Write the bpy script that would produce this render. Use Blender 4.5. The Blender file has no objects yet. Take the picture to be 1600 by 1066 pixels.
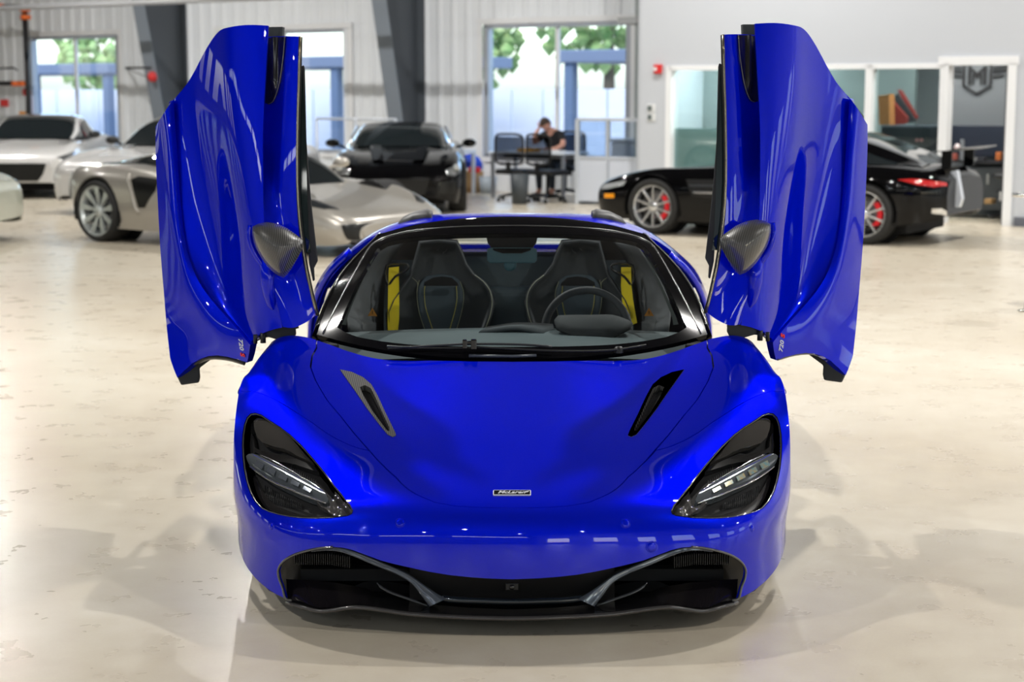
import bpy, bmesh, math, random
import numpy as np
from mathutils import Vector, Matrix, Euler
from mathutils.bvhtree import BVHTree
from mathutils.geometry import delaunay_2d_cdt

SC = bpy.context.scene
COL = SC.collection
PI = math.pi
rnd = random.Random(7)

# ------------------------------------------------------------------ camera
F = 2700.0                      # focal length in pixels of a 1600 px wide frame
CY, CZ = -5.25, 1.70            # camera position (x = 0)
TH = math.atan((533 - 145) / F)
cam = bpy.data.cameras.new('camera')
cam.sensor_width = 36.0
cam.lens = F / 1600.0 * 36.0
cam.clip_end = 300
cam.dof.use_dof = True
cam.dof.focus_distance = 6.1
cam.dof.aperture_fstop = 3.4
camo = bpy.data.objects.new('camera', cam)
camo.location = (0, CY, CZ)
camo.rotation_euler = (PI / 2 - TH, 0, 0)
COL.objects.link(camo)
SC.camera = camo

# ------------------------------------------------------------------ world, exposure
SC.view_settings.view_transform = 'Standard'
SC.view_settings.look = 'None'
SC.view_settings.gamma = 1.0
SC.view_settings.exposure = 0.0
SC.view_settings.use_curve_mapping = False
world = bpy.data.worlds.new('world')
SC.world = world
world.use_nodes = True
wn = world.node_tree
for n in list(wn.nodes): wn.nodes.remove(n)
wo = wn.nodes.new('ShaderNodeOutputWorld')
wb = wn.nodes.new('ShaderNodeBackground')
sky = wn.nodes.new('ShaderNodeTexSky')
sky.sky_type = 'NISHITA'
sky.sun_disc = False
sky.sun_elevation = math.radians(42)
sky.sun_rotation = math.radians(200)
sky.dust_density = 2.0
wb.inputs['Strength'].default_value = 0.72
wn.links.new(sky.outputs[0], wb.inputs['Color'])
wn.links.new(wb.outputs[0], wo.inputs['Surface'])

def area(name, loc, sx, sy, power, color=(1, 1, 1), rot=(0, 0, 0), spread=180):
    l = bpy.data.lights.new(name, 'AREA')
    l.shape = 'ELLIPSE'; l.size = sx; l.size_y = sy
    l.energy = power; l.color = color; l.spread = math.radians(spread)
    o = bpy.data.objects.new(name, l); COL.objects.link(o)
    o.location = loc; o.rotation_euler = rot
    return o
YAW = math.atan2(-0.562, 0.827)          # the hall is turned against the camera
ROOM_O = Vector((0, 24.8, 0))           # a point of the back wall's foot
U = Vector((0.827, -0.562, 0)); N = Vector((-0.562, -0.827, 0))
def hall(d, z, off=0.0):
    "point on the back wall: d metres along it, z up, off metres into the hall"
    return ROOM_O + U * d + N * off + Vector((0, 0, z))
LAMP_Z = 6.6
LAMPS = []
for k in (-2.5, -1.5, -.5, .5, 1.5, 2.5):
    for b, e in ((5.6, 330), (11.2, 95), (15.8, 80), (33.5, 150), (39.5, 150)):
        if not (k == .5 and b == 15.8): LAMPS.append((9.9 + 7.0 * k, b, e))
for (a, b, e) in LAMPS:
    p = hall(a, LAMP_Z - 0.12, b)
    area('high_bay_or_fill_light', p, 0.24, 0.22, e, (1.0, 0.975, 0.93) if b < 20 else (.86, .93, 1.0), (0, 0, YAW))  # rows behind the camera are tinted cool, standing in for window skylight

for (x, y, e) in ((-6.2, -1.6, 230), (6.2, -1.6, 230), (-3.1, 5.3, 370), (3.1, 5.3, 370)):      # fill lamps added beside the car to brighten the floor and form its shadow
    area('high_bay_or_fill_light', (x, y, LAMP_Z - .12), 0.24, 0.22, e, (1.0, 0.975, 0.93), (0, 0, 0))

# ------------------------------------------------------------------ projection helpers
cT, sT = math.cos(TH), math.sin(TH)
def unp(px, py, y):
    "world point on the sight line through a photo pixel at depth plane y"
    a = (px - 800) / F; b = (533 - py) / F
    t = (y - CY) / (cT + b * sT)
    return Vector((a * t, y, CZ + t * (-sT + b * cT)))
def unp_floor(px, py, z=0.0):
    a = (px - 800) / F; b = (533 - py) / F
    t = (z - CZ) / (-sT + b * cT)
    return Vector((a * t, CY + t * (cT + b * sT), z))
def unp_wall(px, py, off=0.0):
    "photo pixel -> (d, z) on the plane parallel to the back wall at distance off"
    a = (px - 800) / F; b = (533 - py) / F
    D = Vector((a, cT + b * sT, -sT + b * cT)); O = Vector((0, CY, CZ))
    Q = ROOM_O + N * off
    t = (Q - O).dot(N) / D.dot(N)
    P = O + D * t
    return ((P - Q).dot(U), P.z)
def proj(P):
    P = np.asarray(P, float)
    dy = P[..., 1] - CY; dz = P[..., 2] - CZ
    dep = dy * cT - dz * sT
    v = dy * sT + dz * cT
    return np.stack([800 + F * P[..., 0] / dep, 533 - F * v / dep], -1)

# ------------------------------------------------------------------ materials
MATS = {}
def mat(name, color=(0.8, 0.8, 0.8), rough=0.5, metal=0.0, coat=0.0, emit=None, estr=0.0, ior=1.45, bump=None, var=None, coat_rough=0.02, spec=None):
    if name in MATS: return MATS[name]
    m = bpy.data.materials.new(name); m.use_nodes = True
    nt = m.node_tree; b = nt.nodes['Principled BSDF']
    b.inputs['Base Color'].default_value = (*color, 1)
    b.inputs['Roughness'].default_value = rough
    b.inputs['Metallic'].default_value = metal
    b.inputs['Coat Weight'].default_value = coat
    b.inputs['Coat Roughness'].default_value = coat_rough
    b.inputs['IOR'].default_value = ior
    if spec is not None: b.inputs['Specular IOR Level'].default_value = spec
    if emit:
        b.inputs['Emission Color'].default_value = (*emit, 1); b.inputs['Emission Strength'].default_value = estr
    tc = None
    if var or bump:
        tc = nt.nodes.new('ShaderNodeTexCoord')
    if var:      # (scale, second colour, amount)
        nz = nt.nodes.new('ShaderNodeTexNoise'); nz.inputs['Scale'].default_value = var[0]; nz.inputs['Detail'].default_value = 6
        mx = nt.nodes.new('ShaderNodeMix'); mx.data_type = 'RGBA'
        rp = nt.nodes.new('ShaderNodeMapRange'); rp.inputs[1].default_value = 0.35; rp.inputs[2].default_value = 0.65; rp.inputs[4].default_value = var[2]
        nt.links.new(tc.outputs['Object'], nz.inputs['Vector']); nt.links.new(nz.outputs['Fac'], rp.inputs[0])
        nt.links.new(rp.outputs[0], mx.inputs[0])
        mx.inputs[6].default_value = (*color, 1); mx.inputs[7].default_value = (*var[1], 1)
        nt.links.new(mx.outputs[2], b.inputs['Base Color'])
    if bump:     # (scale, strength)
        nz = nt.nodes.new('ShaderNodeTexNoise'); nz.inputs['Scale'].default_value = bump[0]; nz.inputs['Detail'].default_value = 3
        bp = nt.nodes.new('ShaderNodeBump'); bp.inputs['Strength'].default_value = bump[1]; bp.inputs['Distance'].default_value = 0.01
        nt.links.new(tc.outputs['Object'], nz.inputs['Vector']); nt.links.new(nz.outputs['Fac'], bp.inputs['Height'])
        nt.links.new(bp.outputs[0], b.inputs['Normal'])
    MATS[name] = m
    return m
def glass_mat(name, tint=(0.9, 0.95, 0.95), refl=1.0, ior=1.5, rough=0.0):
    if name in MATS: return MATS[name]
    m = bpy.data.materials.new(name); m.use_nodes = True
    nt = m.node_tree
    for n in list(nt.nodes): nt.nodes.remove(n)
    out = nt.nodes.new('ShaderNodeOutputMaterial')
    tr = nt.nodes.new('ShaderNodeBsdfTransparent'); tr.inputs[0].default_value = (*tint, 1)
    gl = nt.nodes.new('ShaderNodeBsdfGlossy'); gl.inputs['Roughness'].default_value = rough; gl.inputs[0].default_value = (refl, refl, refl, 1)
    lw = nt.nodes.new('ShaderNodeLayerWeight'); lw.inputs[0].default_value = .5        # Schlick: the same from both faces of a pane
    f0 = ((ior - 1) / (ior + 1)) ** 2
    pw = nt.nodes.new('ShaderNodeMath'); pw.operation = 'POWER'; pw.inputs[1].default_value = 5.0
    ma = nt.nodes.new('ShaderNodeMath'); ma.operation = 'MULTIPLY_ADD'; ma.inputs[1].default_value = 1 - f0; ma.inputs[2].default_value = f0
    mx = nt.nodes.new('ShaderNodeMixShader')
    nt.links.new(lw.outputs['Facing'], pw.inputs[0]); nt.links.new(pw.outputs[0], ma.inputs[0])
    nt.links.new(ma.outputs[0], mx.inputs[0]); nt.links.new(tr.outputs[0], mx.inputs[1]); nt.links.new(gl.outputs[0], mx.inputs[2])
    nt.links.new(mx.outputs[0], out.inputs[0])
    MATS[name] = m
    return m

# ------------------------------------------------------------------ object helpers
def tag(o, label=None, cat=None, group=None, kind=None):
    if label: o['label'] = label
    if cat: o['category'] = cat
    if group: o['group'] = group
    if kind: o['kind'] = kind
    return o
def empty(name, loc=(0, 0, 0), rz=0.0, parent=None):
    o = bpy.data.objects.new(name, None); COL.objects.link(o)
    o.location = loc; o.rotation_euler = (0, 0, rz); o.empty_display_size = 0.1
    if parent: o.parent = parent
    return o
def link(name, me, m, parent=None):
    if m is not None and not me.materials:
        for mm in (m if isinstance(m, (list, tuple)) else [m]): me.materials.append(mm)
    o = bpy.data.objects.new(name, me); COL.objects.link(o)
    if parent: o.parent = parent
    return o
def wmat(p):
    L = Matrix.LocRotScale(p.location, p.rotation_euler, p.scale)
    return L if p.parent is None else wmat(p.parent) @ p.matrix_parent_inverse @ L
def adopt(o, parent):
    "keep the place, hang it under parent"
    o.parent = parent
    o.matrix_parent_inverse = wmat(parent).inverted()
    return o
class MB:
    "collects simple shapes into one mesh"
    def __init__(s): s.v = []; s.f = []; s.sm = []
    def add(s, vs, fs, smooth=False, M=None):
        n = len(s.v)
        for p in vs:
            p = Vector(p)
            s.v.append(tuple(M @ p) if M is not None else tuple(p))
        for f in fs: s.f.append(tuple(i + n for i in f)); s.sm.append(smooth)
        return s
    def box(s, c, d, M=None, R=None):
        x, y, z = (k / 2 for k in d)
        vs = [Vector((sx * x, sy * y, sz * z)) for sz in (-1, 1) for sy in (-1, 1) for sx in (-1, 1)]
        if R is not None: vs = [R @ v for v in vs]
        vs = [v + Vector(c) for v in vs]
        return s.add(vs, [(0, 2, 3, 1), (4, 5, 7, 6), (0, 1, 5, 4), (2, 6, 7, 3), (0, 4, 6, 2), (1, 3, 7, 5)], False, M)
    def tube(s, pts, r, n=10, M=None, cap=True, closed=False, smooth=True, flat=1.0):
        pts = [Vector(p) for p in pts]; k = len(pts)
        rs = r if isinstance(r, (list, tuple)) else [r] * k
        vs = []; fs = []; up = None
        for i, p in enumerate(pts):
            a = pts[(i - 1) % k] if (i > 0 or closed) else p
            b = pts[(i + 1) % k] if (i < k - 1 or closed) else p
            t = (b - a).normalized()
            if up is None:
                up = Vector((0, 0, 1)) if abs(t.z) < 0.9 else Vector((0, 1, 0))
            up = (up - t * up.dot(t)).normalized(); sd = t.cross(up)
            for j in range(n):
                an = 2 * PI * j / n
                vs.append(p + up * math.cos(an) * rs[i] * flat + sd * math.sin(an) * rs[i])
        for i in range(k if closed else k - 1):
            i2 = (i + 1) % k
            for j in range(n):
                j2 = (j + 1) % n
                fs.append((i * n + j, i2 * n + j, i2 * n + j2, i * n + j2))
        if cap and not closed:
            fs.append(tuple(range(n))); fs.append(tuple((k - 1) * n + j for j in range(n - 1, -1, -1)))
        return s.add(vs, fs, smooth, M)
    def lathe(s, prof, n=32, axis='z', M=None, c=(0, 0, 0)):
        vs = []; fs = []
        for (r, h) in prof:
            for j in range(n):
                a = 2 * PI * j / n
                p = (r * math.cos(a), r * math.sin(a), h)
                if axis == 'x': p = (p[2], p[0], p[1])
                if axis == 'y': p = (p[0], p[2], p[1])
                vs.append(Vector(p) + Vector(c))
        for i in range(len(prof) - 1):
            for j in range(n):
                j2 = (j + 1) % n
                fs.append((i * n + j, i * n + j2, (i + 1) * n + j2, (i + 1) * n + j))
        return s.add(vs, fs, True, M)
    def prism(s, poly, h0, h1, fn=None, M=None):
        "poly in 2-D, extruded between h0 and h1; fn(u, v, h) -> point"
        fn = fn or (lambda u, v, h: Vector((u, v, h)))
        k = len(poly)
        vs = [fn(u, v, h0) for u, v in poly] + [fn(u, v, h1) for u, v in poly]
        fs = [tuple(range(k - 1, -1, -1)), tuple(range(k, 2 * k))] + [(i, (i + 1) % k, k + (i + 1) % k, k + i) for i in range(k)]
        return s.add(vs, fs, False, M)
    def grid(s, P, smooth=True, M=None):
        P = np.asarray(P); a, b = P.shape[:2]
        fs = [(i * b + j, i * b + j + 1, (i + 1) * b + j + 1, (i + 1) * b + j) for i in range(a - 1) for j in range(b - 1)]
        return s.add([Vector(p) for p in P.reshape(-1, 3)], fs, smooth, M)
    def mesh(s, name):
        me = bpy.data.meshes.new(name); me.from_pydata(s.v, [], s.f)
        me.polygons.foreach_set('use_smooth', s.sm); me.update()
        return me
    def build(s, name, m, parent=None, bevel=0.0, weld=False, recalc=True, seg=2, angle=30):
        me = s.mesh(name)
        bm = bmesh.new(); bm.from_mesh(me)
        if weld: bmesh.ops.remove_doubles(bm, verts=bm.verts, dist=1e-5)
        if recalc: bmesh.ops.recalc_face_normals(bm, faces=bm.faces)
        bm.to_mesh(me); bm.free()
        o = link(name, me, m, parent)
        if bevel:
            b = o.modifiers.new('bevel', 'BEVEL'); b.width = bevel; b.segments = seg; b.limit_method = 'ANGLE'; b.angle_limit = math.radians(angle)
        return o
def subsurf(o, lv=2):
    md = o.modifiers.new('sub', 'SUBSURF'); md.levels = lv; md.render_levels = lv
    return o

# ------------------------------------------------------------------ smooth spline surfaces and panels cut from them
def _spl(n, u, d=0):
    "rows of natural-cubic-spline basis at parameters u for n knots"
    A = np.zeros((n, n)); B = np.zeros((n, n))
    A[0, 0] = A[-1, -1] = 1
    for i in range(1, n - 1):
        A[i, i - 1:i + 2] = (1, 4, 1); B[i, i - 1:i + 2] = (6, -12, 6)
    Mm = np.linalg.solve(A, B)
    u = np.asarray(u, float); i = np.clip(np.floor(u).astype(int), 0, n - 2); x = u - i
    I = np.eye(n)
    a = (1 - x)[:, None]; b = x[:, None]
    xx = np.clip(x, 0, 1)[:, None]; aa = 1 - xx
    return a * I[i] + b * I[i + 1] + ((aa ** 3 - aa) * Mm[i] + (xx ** 3 - xx) * Mm[i + 1]) / 6
class Surf:
    def __init__(s, ctrl, flip=False, res=6):
        s.P = np.asarray(ctrl, float); s.R, s.C = s.P.shape[:2]; s.flip = flip; s.res = res; s._t = None
    def ev(s, S, T):
        S = np.atleast_1d(S); T = np.atleast_1d(T)
        return np.einsum('ki,kj,ijd->kd', _spl(s.R, S), _spl(s.C, T), s.P)
    def nrm(s, S, T, e=0.02):
        S = np.atleast_1d(np.asarray(S, float)); T = np.atleast_1d(np.asarray(T, float))
        S0 = np.clip(S - e, 0, s.R - 1); S1 = np.clip(S + e, 0, s.R - 1); T0 = np.clip(T - e, 0, s.C - 1); T1 = np.clip(T + e, 0, s.C - 1)
        n = np.cross(s.ev(S1, T) - s.ev(S0, T), s.ev(S, T1) - s.ev(S, T0))
        n /= np.linalg.norm(n, axis=1)[:, None] + 1e-12
        return -n if s.flip else n
    def dense(s):
        if s._t is None:
            a = np.linspace(0, s.R - 1, (s.R - 1) * s.res + 1); b = np.linspace(0, s.C - 1, (s.C - 1) * s.res + 1)
            AA, BB = np.meshgrid(a, b, indexing='ij')
            s._st = np.stack([AA.ravel(), BB.ravel()], 1)
            s._pt = s.ev(AA.ravel(), BB.ravel())
            na, nb = len(a), len(b); tris = []
            for i in range(na - 1):
                for j in range(nb - 1):
                    q = i * nb + j
                    tris += [(q, q + 1, q + nb + 1), (q, q + nb + 1, q + nb)]
            s._tri = tris
            s._t = BVHTree.FromPolygons([tuple(p) for p in s._pt], tris)
        return s._t
    def hit(s, px, py):
        "photo pixel -> (s, t) on this surface"
        t = s.dense(); a = (px - 800) / F; b = (533 - py) / F
        O = Vector((0, CY, CZ)); D = Vector((a, cT + b * sT, -sT + b * cT)).normalized()
        loc, nn, idx, dist = t.ray_cast(O, D)
        if loc is None:
            pj = proj(s._pt); k = int(np.argmin(((pj - (px, py)) ** 2).sum(1)))
            return tuple(s._st[k])
        i, j, k = s._tri[idx]
        A, B, C = (np.array(s._pt[q]) for q in (i, j, k)); L = np.array(loc)
        v0, v1, v2 = B - A, C - A, L - A
        m = np.array([[v0 @ v0, v0 @ v1], [v0 @ v1, v1 @ v1]]); r = np.linalg.lstsq(m, np.array([v2 @ v0, v2 @ v1]), rcond=None)[0]
        st = s._st[i] * (1 - r[0] - r[1]) + s._st[j] * r[0] + s._st[k] * r[1]
        return (float(st[0]), float(st[1]))
    def hits(s, pts): return [s.hit(*p) for p in pts]
    def at(s, px, py, off=0.0):
        st = s.hit(px, py)
        return Vector(s.ev(st[0], st[1])[0]) + Vector(s.nrm(st[0], st[1])[0]) * off
def inpoly_many(P, poly):
    "which of the points P (n, 2) lie inside the polygon"
    P = np.asarray(P, float); q = np.asarray(poly, float); p = np.roll(q, 1, axis=0)
    r = np.zeros(len(P), bool); x = P[:, 0]; y = P[:, 1]
    for (xi, yi), (xj, yj) in zip(q, p):
        if yi == yj: continue
        r ^= ((yi > y) != (yj > y)) & (x < (xj - xi) * (y - yi) / (yj - yi) + xi)
    return r
def smooth_poly(pts, k=4, closed=True):
    "Catmull-Rom through points"
    n = len(pts); out = []
    for i in range(n if closed else n - 1):
        p0 = np.array(pts[(i - 1) % n] if closed or i > 0 else pts[0], float); p1 = np.array(pts[i], float)
        p2 = np.array(pts[(i + 1) % n], float); p3 = np.array(pts[(i + 2) % n] if closed or i + 2 < n else pts[-1], float)
        d1 = np.linalg.norm(p1 - p0) ** .5 + 1e-9; d2 = np.linalg.norm(p2 - p1) ** .5 + 1e-9; d3 = np.linalg.norm(p3 - p2) ** .5 + 1e-9
        m1 = (p1 - p0) / d1 - (p2 - p0) / (d1 + d2) + (p2 - p1) / d2 if np.any(p1 != p0) else (p2 - p1) / d2
        m2 = (p2 - p1) / d2 - (p3 - p1) / (d2 + d3) + (p3 - p2) / d3 if np.any(p3 != p2) else (p2 - p1) / d2
        m1 = m1 * d2; m2 = m2 * d2
        for q in range(k):
            t = q / k
            out.append(tuple((2 * t ** 3 - 3 * t * t + 1) * p1 + (t ** 3 - 2 * t * t + t) * m1 + (-2 * t ** 3 + 3 * t * t) * p2 + (t ** 3 - t * t) * m2))
    if not closed: out.append(tuple(pts[-1]))
    return out
def resample(poly, step, closed=True):
    out = []; n = len(poly)
    for i in range(n if closed else n - 1):
        a = np.array(poly[i], float); b = np.array(poly[(i + 1) % n], float)
        k = max(1, int(math.ceil(np.linalg.norm(b - a) / step)))
        for q in range(k): out.append(tuple(a + (b - a) * q / k))
    if not closed: out.append(tuple(poly[-1]))
    return out
def mirror_px(pts): return [(1600 - x, y) for x, y in pts]
def panel(surf, outer, holes=(), step=0.14, off=0.0, rim=0.012, name='panel', m=None, parent=None, dent=None, rimholes=True, gap=0.0):
    "a sheet of the surface inside the outline (in s,t), its edges turned inwards"
    outer = resample(outer, step)
    holes = [resample(h, step) for h in holes]
    co = []; ed = []
    for lp in [outer] + holes:
        b0 = len(co); co += [Vector(p) for p in lp]
        ed += [(b0 + i, b0 + (i + 1) % len(lp)) for i in range(len(lp))]
    bnd = np.array([tuple(c) for c in co])
    xs = [p[0] for p in outer]; ys = [p[1] for p in outer]
    gx = np.arange(math.floor(min(xs) / step) * step, max(xs), step); gy = np.arange(math.floor(min(ys) / step) * step, max(ys), step)
    Gp = np.array([(x + 1e-4, y + (0.5 * step if i % 2 else 0) + 1e-4) for i, x in enumerate(gx) for y in gy]).reshape(-1, 2)
    ok = inpoly_many(Gp, outer)
    for h in holes: ok &= ~inpoly_many(Gp, h)
    for q in Gp[ok]:
        if ((bnd - q) ** 2).sum(1).min() >= (0.45 * step) ** 2: co.append(Vector(q))
    vo, eo, fo, ov, oe, of = delaunay_2d_cdt(co, ed, [], 0, 1e-6)
    tri = []
    if fo:
        V2 = np.array([tuple(v) for v in vo]); Ce = np.array([V2[list(f)].mean(0) for f in fo])
        ok = inpoly_many(Ce, outer)
        for h in holes: ok &= ~inpoly_many(Ce, h)
        tri = [tuple(f) for f, k in zip(fo, ok) if k]
    S = np.array([v[0] for v in vo]); T = np.array([v[1] for v in vo])
    S = np.clip(S, 0, surf.R - 1); T = np.clip(T, 0, surf.C - 1)
    P = surf.ev(S, T); Nn = surf.nrm(S, T)
    P = P + Nn * off
    if dent is not None:
        dd = dent(S, T, P); e = 0.01
        P0 = P.copy()
        P = P0 + Nn * dd[:, None]
        # normals of the dented sheet by area-weighted faces
        Nf = np.zeros_like(P)
        for f in tri:
            n = np.cross(P[f[1]] - P[f[0]], P[f[2]] - P[f[0]])
            for i in f: Nf[i] += n
        Nf /= np.linalg.norm(Nf, axis=1)[:, None] + 1e-12
        sgn = np.sign((Nf * Nn).sum(1)); Nf *= sgn[:, None]
        Nn2 = Nf
    else: Nn2 = Nn
    if not tri:
        print('EMPTY PANEL', name, [tuple(round(v, 2) for v in p) for p in outer][:8]); return link(name, bpy.data.meshes.new(name), m, parent)
    # orient
    f0 = tri[len(tri) // 2]; n0 = np.cross(P[f0[1]] - P[f0[0]], P[f0[2]] - P[f0[0]])
    if n0 @ Nn[f0[0]] < 0: tri = [(a, c, b) for a, b, c in tri]
    verts = [tuple(p) for p in P]; norms = [tuple(n) for n in Nn2]; faces = list(tri)
    if rim:
        cnt = {}
        for a, b, c in tri:
            for e in ((a, b), (b, c), (c, a)):
                k = (min(e), max(e)); cnt.setdefault(k, []).append(e)
        bm_ = {}
        for k, l in cnt.items():
            if len(l) == 1:
                a, b = l[0]
                pa, pb = P[a], P[b]; t = pb - pa; out = np.cross(t, Nn[a]); out /= np.linalg.norm(out) + 1e-12
                n_ = len(verts)
                for q, pp in ((a, pa), (b, pb)):
                    verts.append(tuple(pp)); norms.append(tuple(out))
                for q, pp in ((a, pa), (b, pb)):
                    verts.append(tuple(pp - Nn[q] * rim)); norms.append(tuple(out))
                faces.append((n_ + 1, n_, n_ + 2, n_ + 3))
    me = bpy.data.meshes.new(name); me.from_pydata(verts, [], faces)
    me.polygons.foreach_set('use_smooth', [True] * len(me.polygons)); me.update()
    me.normals_split_custom_set_from_vertices(norms)
    return link(name, me, m, parent)

# ================================================================== the hall
MH = Matrix((( U.x, -N.x, 0, ROOM_O.x), (U.y, -N.y, 0, ROOM_O.y), (0, 0, 1, 0), (0, 0, 0, 1)))   # local x = along wall, y = out through the wall, z = up

def floor_material():
    m = bpy.data.materials.new('polished_concrete'); m.use_nodes = True; nt = m.node_tree; b = nt.nodes['Principled BSDF']
    tc = nt.nodes.new('ShaderNodeTexCoord')
    def noise(scale, detail=8, rough=.6, dist=0.0):
        n = nt.nodes.new('ShaderNodeTexNoise'); n.inputs['Scale'].default_value = scale; n.inputs['Detail'].default_value = detail
        n.inputs['Roughness'].default_value = rough; n.inputs['Distortion'].default_value = dist
        nt.links.new(tc.outputs['Object'], n.inputs['Vector']); return n
    n1 = noise(0.55, 6, .58, .4); n2 = noise(5.0, 4, .55); n3 = noise(90, 3, .6)
    r = nt.nodes.new('ShaderNodeValToRGB'); r.color_ramp.elements[0].position = .30; r.color_ramp.elements[1].position = .68
    r.color_ramp.elements[0].color = (0.52, 0.445, 0.335, 1); r.color_ramp.elements[1].color = (0.66, 0.60, 0.49, 1)
    nt.links.new(n1.outputs['Fac'], r.inputs[0])
    mx = nt.nodes.new('ShaderNodeMix'); mx.data_type = 'RGBA'; mx.blend_type = 'OVERLAY'; mx.inputs[0].default_value = .16
    nt.links.new(r.outputs[0], mx.inputs[6]); nt.links.new(n2.outputs['Fac'], mx.inputs[7])
    mx2 = nt.nodes.new('ShaderNodeMix'); mx2.data_type = 'RGBA'; mx2.blend_type = 'OVERLAY'; mx2.inputs[0].default_value = .06
    nt.links.new(mx.outputs[2], mx2.inputs[6]); nt.links.new(n3.outputs['Fac'], mx2.inputs[7])
    # hairline cracks
    vo = nt.nodes.new('ShaderNodeTexVoronoi'); vo.voronoi_dimensions = '2D'; vo.feature = 'DISTANCE_TO_EDGE'; vo.inputs['Scale'].default_value = .22
    dn = noise(1.1, 2, .5); md = nt.nodes.new('ShaderNodeMix'); md.data_type = 'VECTOR'; md.inputs[0].default_value = .12
    nt.links.new(tc.outputs['Object'], md.inputs[4]); nt.links.new(dn.outputs['Color'], md.inputs[5]); nt.links.new(md.outputs[1], vo.inputs['Vector'])
    cr = nt.nodes.new('ShaderNodeMapRange'); cr.inputs[1].default_value = 0; cr.inputs[2].default_value = .0012; cr.inputs[3].default_value = .985; cr.inputs[4].default_value = 1
    nt.links.new(vo.outputs['Distance'], cr.inputs[0])
    ml = nt.nodes.new('ShaderNodeMix'); ml.data_type = 'RGBA'; ml.blend_type = 'MULTIPLY'; ml.inputs[0].default_value = 1
    nt.links.new(mx2.outputs[2], ml.inputs[6]); nt.links.new(cr.outputs[0], ml.inputs[7])
    nt.links.new(ml.outputs[2], b.inputs['Base Color'])
    rr = nt.nodes.new('ShaderNodeMapRange'); rr.inputs[3].default_value = .22; rr.inputs[4].default_value = .36
    nt.links.new(n2.outputs['Fac'], rr.inputs[0]); nt.links.new(rr.outputs[0], b.inputs['Roughness'])
    bp = nt.nodes.new('ShaderNodeBump'); bp.inputs['Strength'].default_value = .05; bp.inputs['Distance'].default_value = .02
    nt.links.new(n1.outputs['Fac'], bp.inputs['Height']); nt.links.new(bp.outputs[0], b.inputs['Normal'])
    b.inputs['IOR'].default_value = 1.5
    return m
fl = MB().grid(np.array([[[x, y, 0] for x in np.linspace(-40, 40, 9)] for y in np.linspace(-32, 42, 9)]), False).build('floor', floor_material())
tag(fl, kind='structure')

wallm = mat('white_ribbed_steel', (.80, .83, .87), .42, 0)
drywall = mat('white_drywall', (.53, .555, .60), .6)
def struct(name, mb, m, parent=None, **k):
    o = mb.build(name, m, parent, **k); tag(o, kind='structure'); return o
# side walls, front wall behind the camera and the ceiling (all seen only as reflections)
HW, HD, HH = 32.0, 44.0, 7.2
DD = {}
mb = MB()
for (x0, x1, z0, z1) in ((-HW, HW, 0, 4.6), (-HW, HW, 4.95, HH)): mb.box(((x0 + x1) / 2, -HD, (z0 + z1) / 2), (x1 - x0, .2, z1 - z0), M=MH)
xs = np.linspace(-HW, HW, 9)
for i in range(8):
    mb.box((xs[i], -HD, 4.8), (1.6, .2, .6), M=MH)
mb.box((xs[8], -HD, 4.8), (1.6, .2, .6), M=MH)
struct('wall_front', mb, mat('front_wall_grey', (.14, .15, .17), .7))
for nm, sx in (('wall_left', -1), ('wall_right', 1)):
    mb = MB()
    for (z0, z1) in ((0, 1.0), (3.4, HH)): mb.box((sx * HW, -HD / 2, (z0 + z1) / 2), (.2, HD, z1 - z0), M=MH)
    for y in np.linspace(0, -HD, 9): mb.box((sx * HW, y, 2.2), (.2, 2.6, 2.4), M=MH)
    struct(nm, mb, drywall)
struct('ceiling', MB().box((0, -HD / 2, HH + .1), (2 * HW, HD, .2), M=MH), mat('ceiling_insulation', (.07, .07, .075), .8))

# ---- back wall of ribbed steel sheets with windows; white office block in front of its right half
def WP(px, py, off=0.0): return unp_wall(px, py, off)
ZT, ZB = 2.86, .60
def wx(px, off=0.0): return WP(px, 145, off)[0]
wins = [(wx(48), wx(188)), (wx(345), wx(545)), (wx(757), wx(985))]
OFF = 2.8
d_off0 = wx(1003, OFF)
d_end = d_off0 + .3
back = empty('wall_back'); tag(back, kind='structure')
core = MB()
pitch = .305
me_cache = {}
def strip(d, z0, z1):
    key = (round(z0, 2), round(z1, 2))
    if key not in me_cache:
        mb = MB(); h = z1 - z0
        prof = [(0, 0), (.05, -.030), (.10, -.030), (.15, 0), (pitch - .002, 0)]
        vs = []; n = len(prof)
        for z in (0, h):
            for x, y in prof: vs.append((x, y, z))
        for x, y in ((0, .05), (pitch - .002, .05)):
            vs += [(x, y, 0), (x, y, h)]
        mb.add(vs, [(i, i + 1, n + i + 1, n + i) for i in range(n - 1)] + [(0, n, 2 * n + 1, 2 * n), (n - 1, 2 * n + 2, 2 * n + 3, 2 * n - 1)])
        me = mb.mesh('wall_panel'); me.materials.append(wallm); me_cache[key] = me
    o = bpy.data.objects.new('wall_panel', me_cache[key]); COL.objects.link(o); o.parent = back
    o.location = MH @ Vector((d, 0, z0)); o.rotation_euler = (0, 0, YAW)
d = -19.0
while d < d_end + 1:
    c = d + pitch / 2
    w = [q for q in wins if q[0] - .02 < c < q[1] + .02]
    if w: strip(d, 0, ZB); strip(d, ZT, HH)
    else: strip(d, 0, HH)
    d += pitch
far = MB().box(((-HW - 19) / 2, .05, HH / 2), (HW - 19, .1, HH), M=MH).box(((d + HW) / 2, .05, HH / 2), (HW - d, .1, HH), M=MH).build('wall_sheet', wallm, back)
FRAME = mat('window_frame_grey', (.42, .45, .50), .4, .3)
WHITEF = mat('white_frame', (.80, .81, .83), .4)
PANE = glass_mat('window_pane', (.93, .97, 1.0), ior=1.35)
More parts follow.
